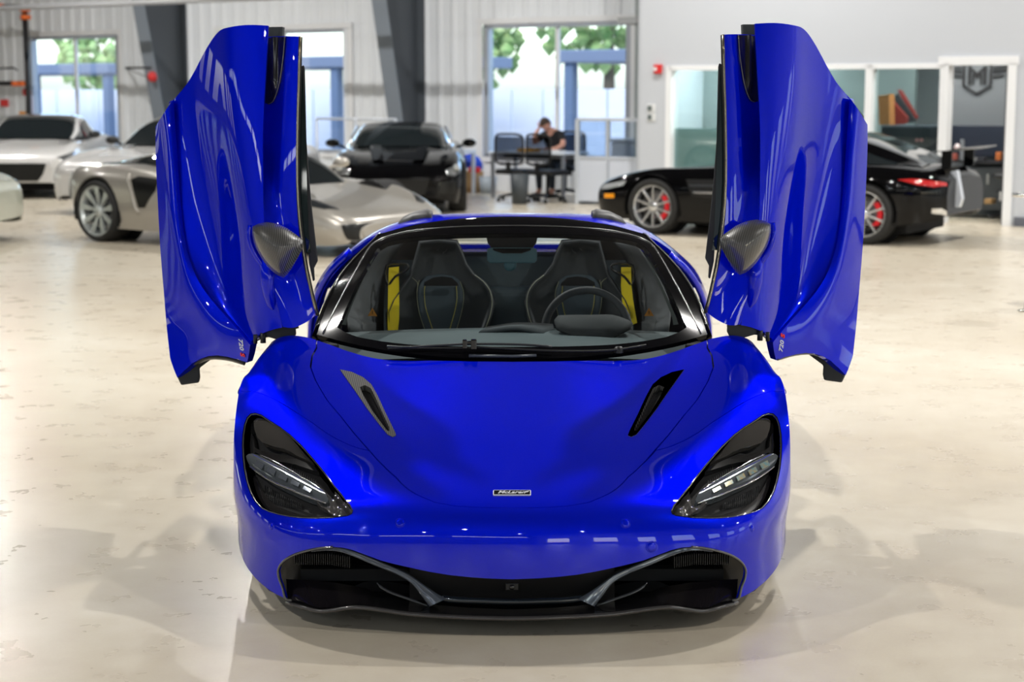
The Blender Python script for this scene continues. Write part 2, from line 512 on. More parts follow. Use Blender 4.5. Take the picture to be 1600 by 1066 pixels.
for k, (a, b) in enumerate(wins):
    root = empty('window_%d' % (k + 1), MH @ Vector(((a + b) / 2, 0, ZB)), YAW); tag(root, kind='structure')
    w = b - a; h = ZT - ZB
    fm = MB().box((0, .06, .03), (w, .16, .06)).box((0, .06, h - .03), (w, .16, .06))
    fm.box((-w / 2 + .04, .06, h / 2), (.10, .16, h)).box((w / 2 - .04, .06, h / 2), (.10, .16, h))
    fm.build('window_frame', FRAME, root, bevel=.006)
    MB().box((0, .07, h / 2), (.07, .05, h)).build('mullion', WHITEF, root)
    for sx in (-1, 1): MB().box((sx * w / 4, .09, h / 2), (w / 2 - .08, .008, h - .1)).build('pane', PANE, root)
    MB().box((0, -.03, h + .06), (w + .24, .03, .10)).box((0, -.03, -.05), (w + .24, .03, .08)).box((-w / 2 - .07, -.03, h / 2), (.10, .03, h)).box((w / 2 + .07, -.03, h / 2), (.10, .03, h)).build('window_trim', WHITEF, root)
# steel columns
COLM = mat('column_grey', (.080, .092, .108), .45); FLG = mat('flange_grey', (.20, .23, .27), .4)
for (px_w, tag_l) in ((287, 'dark grey tapered steel column left of the raised left door'), (655, 'dark grey tapered steel column in the middle of the back wall')):
    dw = wx(px_w); p = MH @ Vector((dw, 0, 0)); root = empty('steel_column', p, YAW)
    tag(root, tag_l, 'column', 'steel wall columns')
    def off(z): return .42 + .21 * z
    MB().prism([(-.0, 0), (-off(0), 0), (-off(7.1), 7.1), (0, 7.1)], -.012, .012, fn=lambda u, v, h: Vector((h, u, v))).build('web', COLM, root)
    fl = MB()
    fl.add([(-.16, -off(0), 0), (.16, -off(0), 0), (.16, -off(7.1), 7.1), (-.16, -off(7.1), 7.1), (-.16, -off(0) - .02, 0), (.16, -off(0) - .02, 0), (.16, -off(7.1) - .02, 7.1), (-.16, -off(7.1) - .02, 7.1)], [(0, 1, 2, 3), (7, 6, 5, 4), (0, 4, 5, 1), (1, 5, 6, 2), (2, 6, 7, 3), (3, 7, 4, 0)])
    fl.build('inner_flange', FLG, root)
    MB().box((0, -.05, 3.55), (.32, .03, 7.1)).build('outer_flange', COLM, root)
    MB().box((0, -.25, .02), (.45, .6, .04)).build('base_plate', FLG, root)
# horizontal girt pipe high on the wall
def P_(px, py, off): 
    d_, z_ = WP(px, py, off); return MH @ Vector((d_, -off, z_))
zz = WP(120, 8, 1.9)[1]
pipe = MB().tube([MH @ Vector((-19, -1.9, zz)), MH @ Vector((wx(740, 1.9), -1.9, zz))], .055, 10).build('overhead_pipe', mat('pipe_grey', (.45, .46, .48), .4)); tag(pipe, 'long pale grey pipe running high along the ribbed back wall', 'pipe')
root = empty('sprinkler_pipe', P_(40, 140, .8)); tag(root, 'black fire pipe with orange couplings left of the leftmost window', 'pipe')
def sub(o): return adopt(o, root)
BLK = mat('pipe_black', (.02, .02, .022), .4); ORG = mat('coupling_orange', (.80, .16, .03), .4); RED = mat('signal_red', (.65, .03, .03), .35)
sub(MB().tube([P_(-40, 10, .8), P_(34, 11, .8)], .055, 10).build('pipe_run', BLK)); sub(MB().tube([P_(38, 14, .8), P_(44, 140, .8), P_(45, 190, .8), P_(47, 290, .8)], .06, 10).build('riser', BLK))
sub(MB().tube([P_(-40, 131, .8), P_(38, 130, .8)], .05, 10).build('pipe_run', BLK))
for a, b in ((2, 10), (39, 15), (40, 27), (26, 131), (36, 131)):
    sub(MB().lathe([(.06, -.05), (.11, -.045), (.11, .045), (.06, .05)], 14, c=P_(a, b, .8)).build('coupling', ORG))
sub(MB().lathe([(0, -.09), (.07, -.07), (.1, 0), (.07, .07), (0, .09)], 16, c=P_(42, 144, .65)).build('valve_wheel', RED))
sub(MB().box(P_(46, 163, .65), (.13, .08, .38)).build('tag_board', mat('tag_white', (.75, .6, .6), .6)))
sub(MB().box(P_(40, 178, .6), (.24, .1, .10)).build('gauge', mat('gauge_orange', (.85, .35, .05), .5)))
o = MB().box(P_(7, 161, .05), (.17, .08, .15)).build('alarm_box', RED, bevel=.01); tag(o, 'small red alarm box on the ribbed wall at the far left edge', 'alarm')
root = empty('wall_bracket', P_(210, 105, .3)); tag(root, 'thin dark bracket arm with a red horn beside the left steel column', 'bracket')
sub2 = lambda o: adopt(o, root)
sub2(MB().tube([P_(196, 106, .05), P_(198, 106, .9), P_(236, 106, .9)], .02, 6).tube([P_(200, 108, .9), P_(238, 124, .9)], .009, 6).build('arm', mat('pipe_black')))
sub2(MB().lathe([(0, -.1), (.07, -.08), (.10, 0), (.07, .08), (0, .1)], 14, c=P_(238, 120, .9)).build('horn', RED))
o = MB().tube([P_(-30, 108, .5), P_(22, 106, .5), P_(27, 110, .5)], .02, 6).build('wall_bracket', mat('pipe_black')); tag(o, 'thin dark bracket arm at the far left edge above the red box', 'bracket')

# outside: yard, hedge, white fence, canopy and parked vans beyond the windows
MO = MH @ Matrix.Translation((0, 0, 0))
def outs(name, mb, m, lab, cat, **k):
    o = mb.build(name, m, None, **k); tag(o, lab, cat); return o
o = MB().box((-5, 125.2, -.06), (500, 250, .1), M=MH).build('yard', mat('yard_concrete', (.45, .46, .46), .8)); tag(o, kind='structure')
fence = empty('white_fence', MH @ Vector((0, 14, 0)), YAW); tag(fence, 'long white board fence across the yard beyond the windows', 'fence')
fw = mat('fence_white', (.55, .60, .68), .6)
me = MB().box((0, 0, .95), (.95, .06, 1.7)).mesh('board'); me.materials.append(fw)
for i in range(58):
    b_ = bpy.data.objects.new('board', me); COL.objects.link(b_); b_.parent = fence; b_.location = (-46 + i * 1.0, 0, 0)
def canopy(d0, d1, y, z, lab):
    r = empty('carport', MH @ Vector(((d0 + d1) / 2, y, 0)), YAW); tag(r, lab, 'carport'); w = d1 - d0
    MB().box((0, 0, z), (w, 4, .28)).build('roof', mat('carport_roof', (.16, .20, .28), .6), r, bevel=.03)
    for sx in (-1, -.33, .33, 1):
        MB().box((sx * (w / 2 - .2), -1.8, z / 2), (.22, .22, z)).build('post', mat('carport_post', (.12, .17, .26), .6), r)
canopy(wins[0][0] - 15.5, wins[0][1] - 9, 10, 2.35, 'dark carport roof seen through the leftmost window')
canopy(wins[1][0] - 9, wins[1][1] - 4.5, 10, 2.45, 'dark carport roof seen through the middle window')
canopy(wins[2][0] - 3.6, wins[2][1] - 1.2, 10, 2.5, 'dark carport roof seen through the window behind the desk')
leaf = mat('hedge_green', (.16, .30, .10), .8, var=(3, (.32, .42, .18), 1))
for k, (d_, y_, s_, zc) in enumerate(((wins[2][0] - 9.5, 20, 2.6, 4.4), (wins[2][1] - 6.0, 20, 3.0, 4.7), (wins[1][1] - 12, 20, 2.0, 3.2), (wins[0][1] - 24, 22, 2.2, 3.2))):
    tr = empty('tree', MH @ Vector((d_, y_, 0)), YAW); tag(tr, ('leafy tree left in the window behind the desk', 'leafy tree right in the window behind the desk', 'low green tree through the middle window', 'low green tree through the leftmost window')[k], 'tree', 'trees beyond the yard')
    r_ = random.Random(k); cb = MB()
    for i in range(420):
        a = r_.uniform(0, 2 * PI); b_ = r_.uniform(-1, 1); q = r_.uniform(.5, 1) * s_
        c = Vector((math.cos(a) * math.sqrt(1 - b_ * b_) * q, math.sin(a) * math.sqrt(1 - b_ * b_) * q, zc + b_ * q * .8))
        e = r_.uniform(.10, .30)
        cb.add([c + Vector(v) * e for v in ((1, 0, 0), (-1, 0, 0), (0, 1, 0), (0, -1, 0), (0, 0, 1), (0, 0, -1))], [(0, 2, 4), (2, 1, 4), (1, 3, 4), (3, 0, 4), (2, 0, 5), (1, 2, 5), (3, 1, 5), (0, 3, 5)])
    cb.build('crown', leaf, tr); MB().tube([(0, 0, 0), (0, 0, zc)], [.22, .12], 8).build('trunk', mat('bark', (.10, .08, .06), .9), tr)

# ---- office block
office = empty('wall_office'); tag(office, kind='structure')
ox = lambda px: wx(px, OFF)
oz = lambda px, py: WP(px, py, OFF)[1]
z_top = oz(1590, 98); d_a, d_b = ox(1049), ox(1584); DW = .14
d_m = ox(1478)
wl = MB()
wl.box(((d_off0 + d_a) / 2, 0, HH / 2), (d_a - d_off0, DW, HH)); wl.box(((d_a + d_b) / 2, 0, (z_top + HH) / 2), (d_b - d_a, DW, HH - z_top)); wl.box(((d_b + HW) / 2, 0, HH / 2), (HW - d_b, DW, HH))
z_sill = .30
wl.box(((d_a + d_m) / 2, 0, z_sill / 2), (d_m - d_a, DW, z_sill))
wl.box((d_off0, OFF / 2, HH / 2), (DW, OFF, HH))
MOF = MH @ Matrix.Translation((0, -OFF, 0))
w_o = MB(); w_o.v = [tuple(MOF @ Vector(v)) for v in wl.v]; w_o.f = wl.f; w_o.sm = wl.sm
w_o.build('drywall', drywall, office)
bb_ = MB().box(((d_b + .10 + HW) / 2, -DW / 2 - .012, .06), (HW - d_b - .1, .02, .12), M=MOF).box(((d_off0 + d_a - .1) / 2, -DW / 2 - .012, .06), (d_a - d_off0, .02, .12), M=MOF).build('baseboard_office', mat('baseboard_grey', (.12, .13, .16), .5)); tag(bb_, kind='structure')
# office window with mullions and doorway frame
area('office_lamp', MOF @ Vector((ox(1120), 1.0, 2.6)), 1.2, .4, 110, (.95, 1, .98), (0, 0, YAW))
root = empty('window_4', MOF @ Vector((0, 0, 0)), YAW); tag(root, kind='structure')
for a, w in ((ox(1049), .09), (ox(1262), .09), (ox(1361), .10), (d_m, .11)):
    MB().box((a, 0, (z_sill + z_top) / 2), (w, .18, z_top - z_sill)).build('mullion', WHITEF, root)
MB().box(((d_a + d_m) / 2, 0, z_top - .03), (d_m - d_a, .18, .07)).box(((d_a + d_m) / 2, 0, z_sill + .03), (d_m - d_a, .18, .07)).build('window_frame', WHITEF, root)
OPANE = glass_mat('office_pane', (.72, .80, .80), ior=1.7)
for a, b in ((ox(1049), ox(1262)), (ox(1262), ox(1361)), (ox(1361), d_m)):
    MB().box(((a + b) / 2, .02, (z_sill + z_top) / 2), (b - a - .1, .01, z_top - z_sill - .1)).build('pane', OPANE, root)
zf = oz(1080, 195)
MB().box(((ox(1049) + ox(1262)) / 2, .04, (z_sill + zf) / 2), (ox(1262) - ox(1049) - .1, .006, zf - z_sill - .1)).build('frosted_film', mat('frosted_film', (.48, .60, .60), .12, 0, .8), root)
root = empty('door_1', MOF @ Vector((0, 0, 0)), YAW); tag(root, kind='structure')
MB().box((d_b, 0, z_top / 2), (.11, .2, z_top)).box((d_m + .03, 0, z_top / 2), (.06, .2, z_top)).box(((d_b + d_m) / 2, 0, z_top + .03), (d_b - d_m + .16, .2, .11)).build('door_frame', WHITEF, root)
MB().box((d_b - .09, .45, z_top / 2 - .02), (.05, .85, z_top - .06)).build('door_leaf', mat('door_dark', (.05, .055, .06), .4), root)
# behind: office room
room = MB()
OD = OFF
GW = mat('office_grey_wall', (.13, .145, .155), .7)
yb = 1.75
o = MB().box(((d_m + d_b) / 2 + .9, yb + .05, 1.6), (4.2, .1, 3.2), M=MOF).build('wall_office_back', GW); tag(o, kind='structure')
o = MB().box(((d_a + d_b) / 2 + 1, yb / 2 + .75, 2.75), (d_b - d_a + 4, yb + 1.2, .1), M=MOF).build('ceiling_office', mat('office_ceiling', (.25, .26, .27), .8)); tag(o, kind='structure')
area('office_lamp', MOF @ Vector((ox(1420), .9, 2.6)), 1.2, .4, 40, (1, .97, .92), (0, 0, YAW))
area('office_lamp', MOF @ Vector((ox(1545), .9, 2.6)), 1.0, .4, 26, (1, .97, .92), (0, 0, YAW))
def oP(px, py, y):      # point at depth y behind the office wall plane
    d_, z_ = WP(px, py, OFF - y); return Vector((d_, y, z_))
# rear office wall seen through the glass and its outside window at the right
o = MB().box((oP(1200, 145, yb).x, yb + .05, 1.6), (oP(1430, 145, yb).x * 2 - oP(1200, 145, yb).x * 2, .1, 3.2), M=MOF).build('wall_office_rear', mat('office_rear_grey', (.27, .31, .31), .7)); tag(o, kind='structure')
root = empty('winged_shield_sign', MOF @ oP(1528, 124, yb - .02), YAW); tag(root, 'black winged shield sign with a letter M on the grey office wall', 'sign')
LOG = mat('logo_black', (.012, .013, .015), .5)
sc_ = (oP(1550, 124, yb).x - oP(1506, 124, yb).x) / 44
lg = MB()
def bar(pts, w):
    for (a, b), (c, d_2) in zip(pts[:-1], pts[1:]):
        A = np.array((a, b), float); B = np.array((c, d_2), float); t = B - A; t /= np.linalg.norm(t); n_ = np.array((-t[1], t[0])) * w / 2
        A = A - t * w * .3; B = B + t * w * .3
        q = [A + n_, B + n_, B - n_, A - n_]
        lg.prism([tuple(v) for v in q], -.012, 0, fn=lambda u, v, h: Vector(((u - 1528) * sc_, h, -(v - 124) * sc_)))
bar([(1506, 96), (1506, 134), (1527, 146), (1548, 134), (1548, 96), (1506, 96)], 3.2)
lg2 = lg; o = lg.build('shield_outline', LOG, root)
lg = MB(); bar([(1515, 131), (1515, 106), (1527, 117), (1539, 106), (1539, 131)], 4.2); bar([(1521, 131), (1521, 116), (1527, 121), (1533, 116), (1533, 131)], 2.2); lg.build('letter', LOG, root)
for (y0, l) in ((107, 22), (113, 19), (120, 15)):
    for s_ in (-1, 1):
        lg = MB(); bar([(1527 + s_ * 25, y0), (1527 + s_ * (25 + l), y0 - 2)], 3); lg.build('wing_feather', LOG, root)
# cabinets, worktop and things on it
CAB = mat('cabinet_grey', (.085, .095, .105), .5)
def obox(name, px0, py0, px1, py1, y, dep, m, lab=None, cat=None, group=None, parent=None, bevel=.005):
    A = oP(px0, py0, y); B = oP(px1, py1, y)
    o = MB().box(((A.x + B.x) / 2, y + dep / 2, (A.z + B.z) / 2), (abs(B.x - A.x), dep, abs(B.z - A.z)), M=MOF).build(name, m, None, bevel=bevel)
    if parent: adopt(o, parent)
    if lab: tag(o, lab, cat, group)
    return o
obox('splashback', 1478, 196, 1600, 246, yb - .06, .05, mat('splash_dark', (.028, .034, .05), .25, 0, .6), 'dark glossy splashback panel on the office wall above the worktop', 'panel')
obox('worktop', 1476, 252, 1600, 258, .95, .75, mat('worktop_black', (.02, .02, .022), .3), 'black office worktop behind the doorway', 'worktop')
cr = empty('base_cabinet', MOF @ Vector((ox(1530), 1.3, 0)), YAW); tag(cr, 'row of grey base cabinets under the black office worktop', 'cabinet')
obox('carcass', 1476, 259, 1600, 330, 1.05, .60, CAB, parent=cr)
for a, b in ((1485, 1509), (1511, 1536), (1538, 1562), (1564, 1590)):
    dr = obox('cabinet_door', a, 262, b, 322, 1.02, .03, CAB, parent=cr)
    h_ = obox('handle', a + 14 if a < 1500 else a + 4, 272, a + 17 if a < 1500 else a + 7, 288, .99, .03, mat('handle_steel', (.6, .6, .58), .3, .9)); adopt(h_, dr)
o = obox('paper_towel_stand', 1501, 218, 1504.5, 250, 1.2, .05, mat('steel_pale', (.55, .57, .60), .3, .6), 'upright pale metal post standing on the office worktop', 'post')
o = MB().lathe([(0, -.05), (.045, -.03), (.05, .0), (.03, .04), (0, .05)], 14, c=MOF @ oP(1496, 230, 1.3)).build('soap_bottle', mat('pinkish_white', (.7, .6, .6), .5)); tag(o, 'small pale round bottle beside the metal post on the worktop', 'bottle')
for k, (a0, b0, a1, b1, col, nm, lab, cat) in enumerate(((1485,240,1493,250,(.55,.14,.10),'red_cup','red cup at the left end of the office worktop','cup'), (1517,247,1524,252,(.5,.5,.5),'tray','small silver tray in the middle of the office worktop','tray'), (1527,246,1538,252,(.05,.05,.06),'black_box','low black box in the middle of the worktop','box'), (1556,238,1563,251,(.75,.22,.06),'orange_cup','orange cup at the right of the office worktop','cup'), (1567,240,1574,251,(.25,.25,.24),'grey_mug','grey mug beside the orange cup','mug'))):
    obox(nm, a0, b0, a1, b1, 1.15, .10, mat(nm, col, .5), lab, cat)
# stool with black seat
st = empty('swivel_stool', MOF @ Vector((ox(1556), .75, 0)), YAW); tag(st, 'black swivel stool standing in the office doorway', 'stool')
cx = ox(1556); zs = oz(1550, 275)
stb = lambda mb, n, m: adopt(mb.build(n, m), st)
stb(MB().lathe([(0, zs), (.20, zs), (.22, zs - .03), (.20, zs - .07), (0, zs - .07)], 20, c=(0, 0, 0), M=MOF @ Matrix.Translation((cx - .02, .75, 0))), 'seat', BLK)
stb(MB().lathe([(0, zs - .22), (.15, zs - .22), (.15, zs - .25), (0, zs - .25)], 20, M=MOF @ Matrix.Translation((cx - .02, .75, 0))), 'foot_ring', BLK)
stb(MB().tube([MOF @ Vector((cx, .75, .1)), MOF @ Vector((cx, .75, zs - .05))], .03, 8), 'column', BLK)
for k in range(5):
    a = 2 * PI * k / 5; stb(MB().tube([MOF @ Vector((cx, .75, .10)), MOF @ Vector((cx + .28 * math.cos(a), .75 + .28 * math.sin(a), .06))], .022, 6), 'leg', BLK)
o = obox('paper_bag', 1562, 300, 1571, 314, .30, .15, mat('white_paper', (.7, .7, .7), .7), 'white paper carton on the floor under the stool', 'carton')
o = obox('cardboard_box', 1538, 311, 1549, 319, .5, .2, mat('card_brown', (.45, .28, .12), .7), 'small brown cardboard box left of the white carton', 'box')
# behind the glass: dark tool chest, red and orange boards
tc_ = empty('tool_chest', MOF @ Vector((ox(1420), 1.0, 0)), YAW); tag(tc_, 'wide dark grey tool chest behind the office glass', 'tool chest')
obox('body', 1377, 199, 1452, 262, .7, .7, mat('chest_dark', (.035, .042, .048), .3, .2), parent=tc_)
obox('lid_edge', 1377, 196, 1452, 200, .68, .74, mat('lid_grey', (.14, .16, .20), .3, .3), parent=tc_)
obox('drawer', 1407, 235, 1446, 258, .68, .03, mat('drawer_black', (.015, .016, .017), .4), parent=tc_)
for a in (1432, 1439): 
    q = MB().lathe([(0, 0), (.02, 0), (.025, .02)], 12, 'y', M=MOF @ Matrix.Translation(oP(a, 219, .67))).build('indicator', mat('pink_lamp', (.7, .3, .3), .3)); adopt(q, tc_)
def board(name, pts, y, dep, m, lab, cat):
    P3 = [oP(a, b, y) for a, b in pts]
    o = MB().prism([(p.x, p.z) for p in P3], y, y + dep, fn=lambda u, v, h: MOF @ Vector((u, h, v))).build(name, m); tag(o, lab, cat)
board('orange_roll', [(1372,150),(1389,147),(1390,195),(1374,195)], .80, .2, mat('roll_orange', (.62, .25, .08), .6), 'upright orange roll standing on the tool chest', 'roll')
board('red_board', [(1390,152),(1402,166),(1418,184),(1416,193),(1400,195),(1392,195)], 1.02, .06, mat('board_red', (.38, .05, .04), .5), 'dark red leaning board right of the orange roll', 'board')
board('grey_board', [(1392,160),(1402,146),(1432,190),(1420,192)], 1.2, .05, mat('board_grey', (.05, .055, .06), .5), 'dark grey leaning board behind the dark red board', 'board')
board('red_strip', [(1402,140),(1408,141),(1434,184),(1428,188)], 1.28, .05, mat('board_red'), 'narrow dark red strip at the top of the leaning boards', 'board')
# small things on the drywall
def wallbox(name, px, py, w, h, dep, m, lab, cat, off=OFF):
    d_, z_ = WP(px, py, off); o = MB().box((d_, -off - DW / 2 - dep / 2, z_), (w, dep, h), M=MH).build(name, m, bevel=.006); tag(o, lab, cat); return o
o = wallbox('fire_alarm', 1033.5, 108, .12, .13, .06, RED, 'red fire alarm horn high on the white office wall', 'alarm')
d_, z_ = WP(1032, 108, OFF); adopt(MB().box((d_ - .01, -OFF - DW / 2 - .065, z_), (.05, .02, .05), M=MH).build('strobe', mat('strobe_white', (.75, .7, .7), .3)), o)
for (py, lab) in ((169, 'upper white switch plate with grey key on the office wall'), (183, 'lower white switch plate with grey key on the office wall')):
    o = wallbox('light_switch', 1022, py, .14, .12, .015, mat('plate_white', (.70, .71, .72), .4), lab, 'switch')
    d_, z_ = WP(1020, py, OFF); adopt(MB().box((d_, -OFF - DW / 2 - .02, z_), (.06, .012, .07), M=MH).build('key', mat('key_grey', (.10, .13, .13), .4)), o)

# ================================================================== the blue sports car
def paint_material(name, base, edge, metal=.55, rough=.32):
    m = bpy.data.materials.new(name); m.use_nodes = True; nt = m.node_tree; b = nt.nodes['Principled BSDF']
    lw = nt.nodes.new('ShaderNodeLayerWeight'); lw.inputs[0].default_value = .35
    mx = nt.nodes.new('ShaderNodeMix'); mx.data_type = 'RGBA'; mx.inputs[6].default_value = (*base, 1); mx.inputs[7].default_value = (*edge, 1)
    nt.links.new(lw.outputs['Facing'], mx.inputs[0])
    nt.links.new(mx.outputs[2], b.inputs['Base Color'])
    tc = nt.nodes.new('ShaderNodeTexCoord'); vo = nt.nodes.new('ShaderNodeTexVoronoi'); vo.inputs['Scale'].default_value = 900
    nt.links.new(tc.outputs['Object'], vo.inputs['Vector'])
    sb = nt.nodes.new('ShaderNodeVectorMath'); sb.operation = 'SUBTRACT'; sb.inputs[1].default_value = (.5, .5, .5)
    sc = nt.nodes.new('ShaderNodeVectorMath'); sc.operation = 'SCALE'; sc.inputs['Scale'].default_value = .13
    ge = nt.nodes.new('ShaderNodeNewGeometry'); ad = nt.nodes.new('ShaderNodeVectorMath'); ad.operation = 'ADD'; nm = nt.nodes.new('ShaderNodeVectorMath'); nm.operation = 'NORMALIZE'
    nt.links.new(vo.outputs['Color'], sb.inputs[0]); nt.links.new(sb.outputs[0], sc.inputs[0]); nt.links.new(sc.outputs[0], ad.inputs[0]); nt.links.new(ge.outputs['Normal'], ad.inputs[1])
    nt.links.new(ad.outputs[0], nm.inputs[0]); nt.links.new(nm.outputs[0], b.inputs['Normal'])
    b.inputs['Metallic'].default_value = metal; b.inputs['Roughness'].default_value = rough
    b.inputs['Coat Weight'].default_value = 1; b.inputs['Coat Roughness'].default_value = .01; b.inputs['Specular IOR Level'].default_value = 0; b.inputs['Specular Tint'].default_value = (.03, .05, 1, 1); b.inputs['Coat IOR'].default_value = 1.5
    MATS[name] = m
    return m
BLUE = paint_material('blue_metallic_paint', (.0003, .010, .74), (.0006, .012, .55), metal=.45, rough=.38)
GLOSSBLACK = mat('gloss_black', (.006, .006, .007), .07, 0, 1.0)
SATIN = mat('satin_black_plastic', (.012, .012, .013), .38)
MATTE = mat('matte_black', (.008, .008, .009), .75)
GREYTRIM = mat('grey_gloss_trim', (.05, .053, .06), .18, .3, .8)
CHROME = mat('chrome', (.75, .75, .76), .08, 1.0)
ALCAN = mat('charcoal_suede', (.035, .042, .047), .85, bump=(300, .1))
LEATHER = mat('charcoal_leather', (.016, .021, .025), .5)
def carbon_material():
    m = bpy.data.materials.new('carbon_fibre'); m.use_nodes = True; nt = m.node_tree; b = nt.nodes['Principled BSDF']
    tc = nt.nodes.new('ShaderNodeTexCoord'); mp = nt.nodes.new('ShaderNodeMapping'); mp.inputs['Rotation'].default_value = (.3, .5, .2); mp.inputs['Scale'].default_value = (1, 1, .35)
    wv = nt.nodes.new('ShaderNodeTexWave'); wv.inputs['Scale'].default_value = 55; wv.inputs['Distortion'].default_value = .3
    nt.links.new(tc.outputs['Object'], mp.inputs[0]); nt.links.new(mp.outputs[0], wv.inputs['Vector'])
    r = nt.nodes.new('ShaderNodeValToRGB'); r.color_ramp.elements[0].color = (.008, .008, .009, 1); r.color_ramp.elements[1].color = (.17, .165, .155, 1)
    nt.links.new(wv.outputs['Fac'], r.inputs[0]); nt.links.new(r.outputs[0], b.inputs['Base Color'])
    b.inputs['Metallic'].default_value = .1; b.inputs['Roughness'].default_value = .4; b.inputs['Coat Weight'].default_value = 1; b.inputs['Coat Roughness'].default_value = .01
    return m
CARBON = carbon_material()

CAR = empty('sports_car', (0, 2.2, 0))
tag(CAR, 'metallic blue sports car with both doors swung up, nose towards the viewer', 'car')
INV = Matrix.Translation((0, -2.2, 0))
def half(rows): return np.array(rows, float)
def full(rows):
    "mirror rows given from the centre outwards"
    a = np.array(rows, float); l = a[:, :0:-1].copy(); l[..., 0] *= -1
    return np.concatenate([l, a], 1)

# ---- front body skin: rows from bumper foot to cowl, columns from the centre to the wheel arch
FR = [
 [(0,.030,.084),(.2,.036,.084),(.4,.060,.084),(.56,.100,.080),(.712,.165,.074),(.826,.292,.090),(.898,.435,.110),(.938,.560,.125),(.960,.650,.140)],
 [(0,.020,.200),(.2,.026,.200),(.4,.048,.200),(.55,.084,.200),(.705,.158,.200),(.825,.290,.205),(.900,.440,.215),(.942,.560,.225),(.960,.640,.240)],
 [(0,.022,.300),(.2,.028,.300),(.4,.050,.300),(.56,.090,.295),(.715,.165,.290),(.838,.300,.290),(.912,.440,.295),(.953,.555,.310),(.968,.630,.335)],
 [(0,.050,.378),(.2,.056,.378),(.4,.080,.375),(.57,.125,.365),(.715,.205,.355),(.838,.330,.355),(.914,.460,.365),(.956,.575,.390),(.970,.645,.430)],
 [(0,.125,.425),(.2,.131,.425),(.4,.155,.420),(.555,.200,.408),(.695,.280,.405),(.815,.395,.415),(.900,.515,.435),(.950,.620,.465),(.972,.685,.515)],
 [(0,.270,.474),(.2,.276,.472),(.38,.300,.462),(.53,.340,.455),(.665,.405,.463),(.790,.500,.485),(.880,.600,.512),(.940,.685,.545),(.972,.745,.592)],
 [(0,.500,.548),(.2,.504,.546),(.37,.520,.532),(.51,.545,.528),(.645,.590,.546),(.770,.655,.577),(.865,.725,.600),(.932,.785,.622),(.972,.835,.655)],
 [(0,.745,.614),(.2,.749,.611),(.37,.762,.594),(.51,.780,.595),(.645,.810,.622),(.765,.855,.656),(.860,.900,.678),(.935,.940,.678),(.978,.975,.672)],
 [(0,.975,.672),(.2,.980,.669),(.37,.993,.652),(.52,1.010,.655),(.655,1.035,.690),(.765,1.065,.727),(.855,1.095,.745),(.940,1.125,.722),(.983,1.150,.650)],
 [(0,1.165,.715),(.2,1.172,.712),(.38,1.195,.700),(.54,1.230,.708),(.68,1.270,.745),(.775,1.290,.772),(.860,1.305,.778),(.940,1.315,.730),(.975,1.325,.580)],
]
FS = Surf(full(FR))
_n = FS.nrm(3.0, 8.0)[0]
if _n[1] > 0: FS.flip = True
L2 = lambda pts: pts                        # outlines are traced on the left of the photo
def both(pts): return pts, [(1600 - x, y) for x, y in pts]

shut = [(485.5,574),(493,595),(511,626),(532,651),(554,679),(577,705),(598,728),(618,746),(648,772),(679,785.5),(710,791),(740,793),(770,794)]
rear = [(497,531),(508,535),(526,540),(555,548),(598,556),(630,560),(670,563),(735,564.5)]
def hood_outline(inset):
    l = shut; r = [(1600 - x, y) for x, y in reversed(shut)]
    top_r = [(1600 - x, y) for x, y in rear]
    top_l = list(reversed(rear))
    pts = l + [(800, 794.5)] + r + [(1600 - 488, 556), (1600 - 495, 544)] + top_r + [(800, 565)] + top_l + [(495, 544), (488, 556)]
    st = FS.hits(pts)
    if inset:
        c = np.array([5.5, 8.0]); out = []
        n = len(st)
        area_ = sum(st[i][0] * st[(i + 1) % n][1] - st[(i + 1) % n][0] * st[i][1] for i in range(n))
        sg = 1 if area_ > 0 else -1
        for i in range(n):
            a = np.array(st[i - 1]); b = np.array(st[(i + 1) % n]); t = b - a; t /= np.linalg.norm(t)
            out.append(tuple(np.array(st[i]) + sg * inset * np.array((-t[1], t[0]))))
        return out
    return st
vent = [(531,578),(550,582),(567,590),(580,601),(590,619),(603,647),(617,675),(619,681),(614,683.5),(606,680),(592,663),(573,638),(556,613),(543,595)]
vent_in = [(562,606),(570,602.5),(579,607),(588,625),(598,647),(608,668),(609,674),(605,674),(596,662),(582,643),(568,620)]
vL = FS.hits(vent); vR = FS.hits(mirror_px(vent))
viL = FS.hits(vent_in); viR = FS.hits(mirror_px(vent_in))
hood_st = hood_outline(.022)
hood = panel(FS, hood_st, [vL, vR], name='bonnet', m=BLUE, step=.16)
adopt(hood, CAR)
for k, (vo_, vi_) in enumerate(((vL, viL), (vR, viR))):
    o = adopt(panel(FS, vo_, [vi_], off=.002, name='bonnet_vent', m=CARBON, step=.07, rim=.02), CAR)
    g = adopt(panel(FS, vi_, [], off=-.022, name='mesh', m=mat('vent_mesh', (.03,.03,.032), .4, .6, bump=(500, .8)), step=.07, rim=0), o)

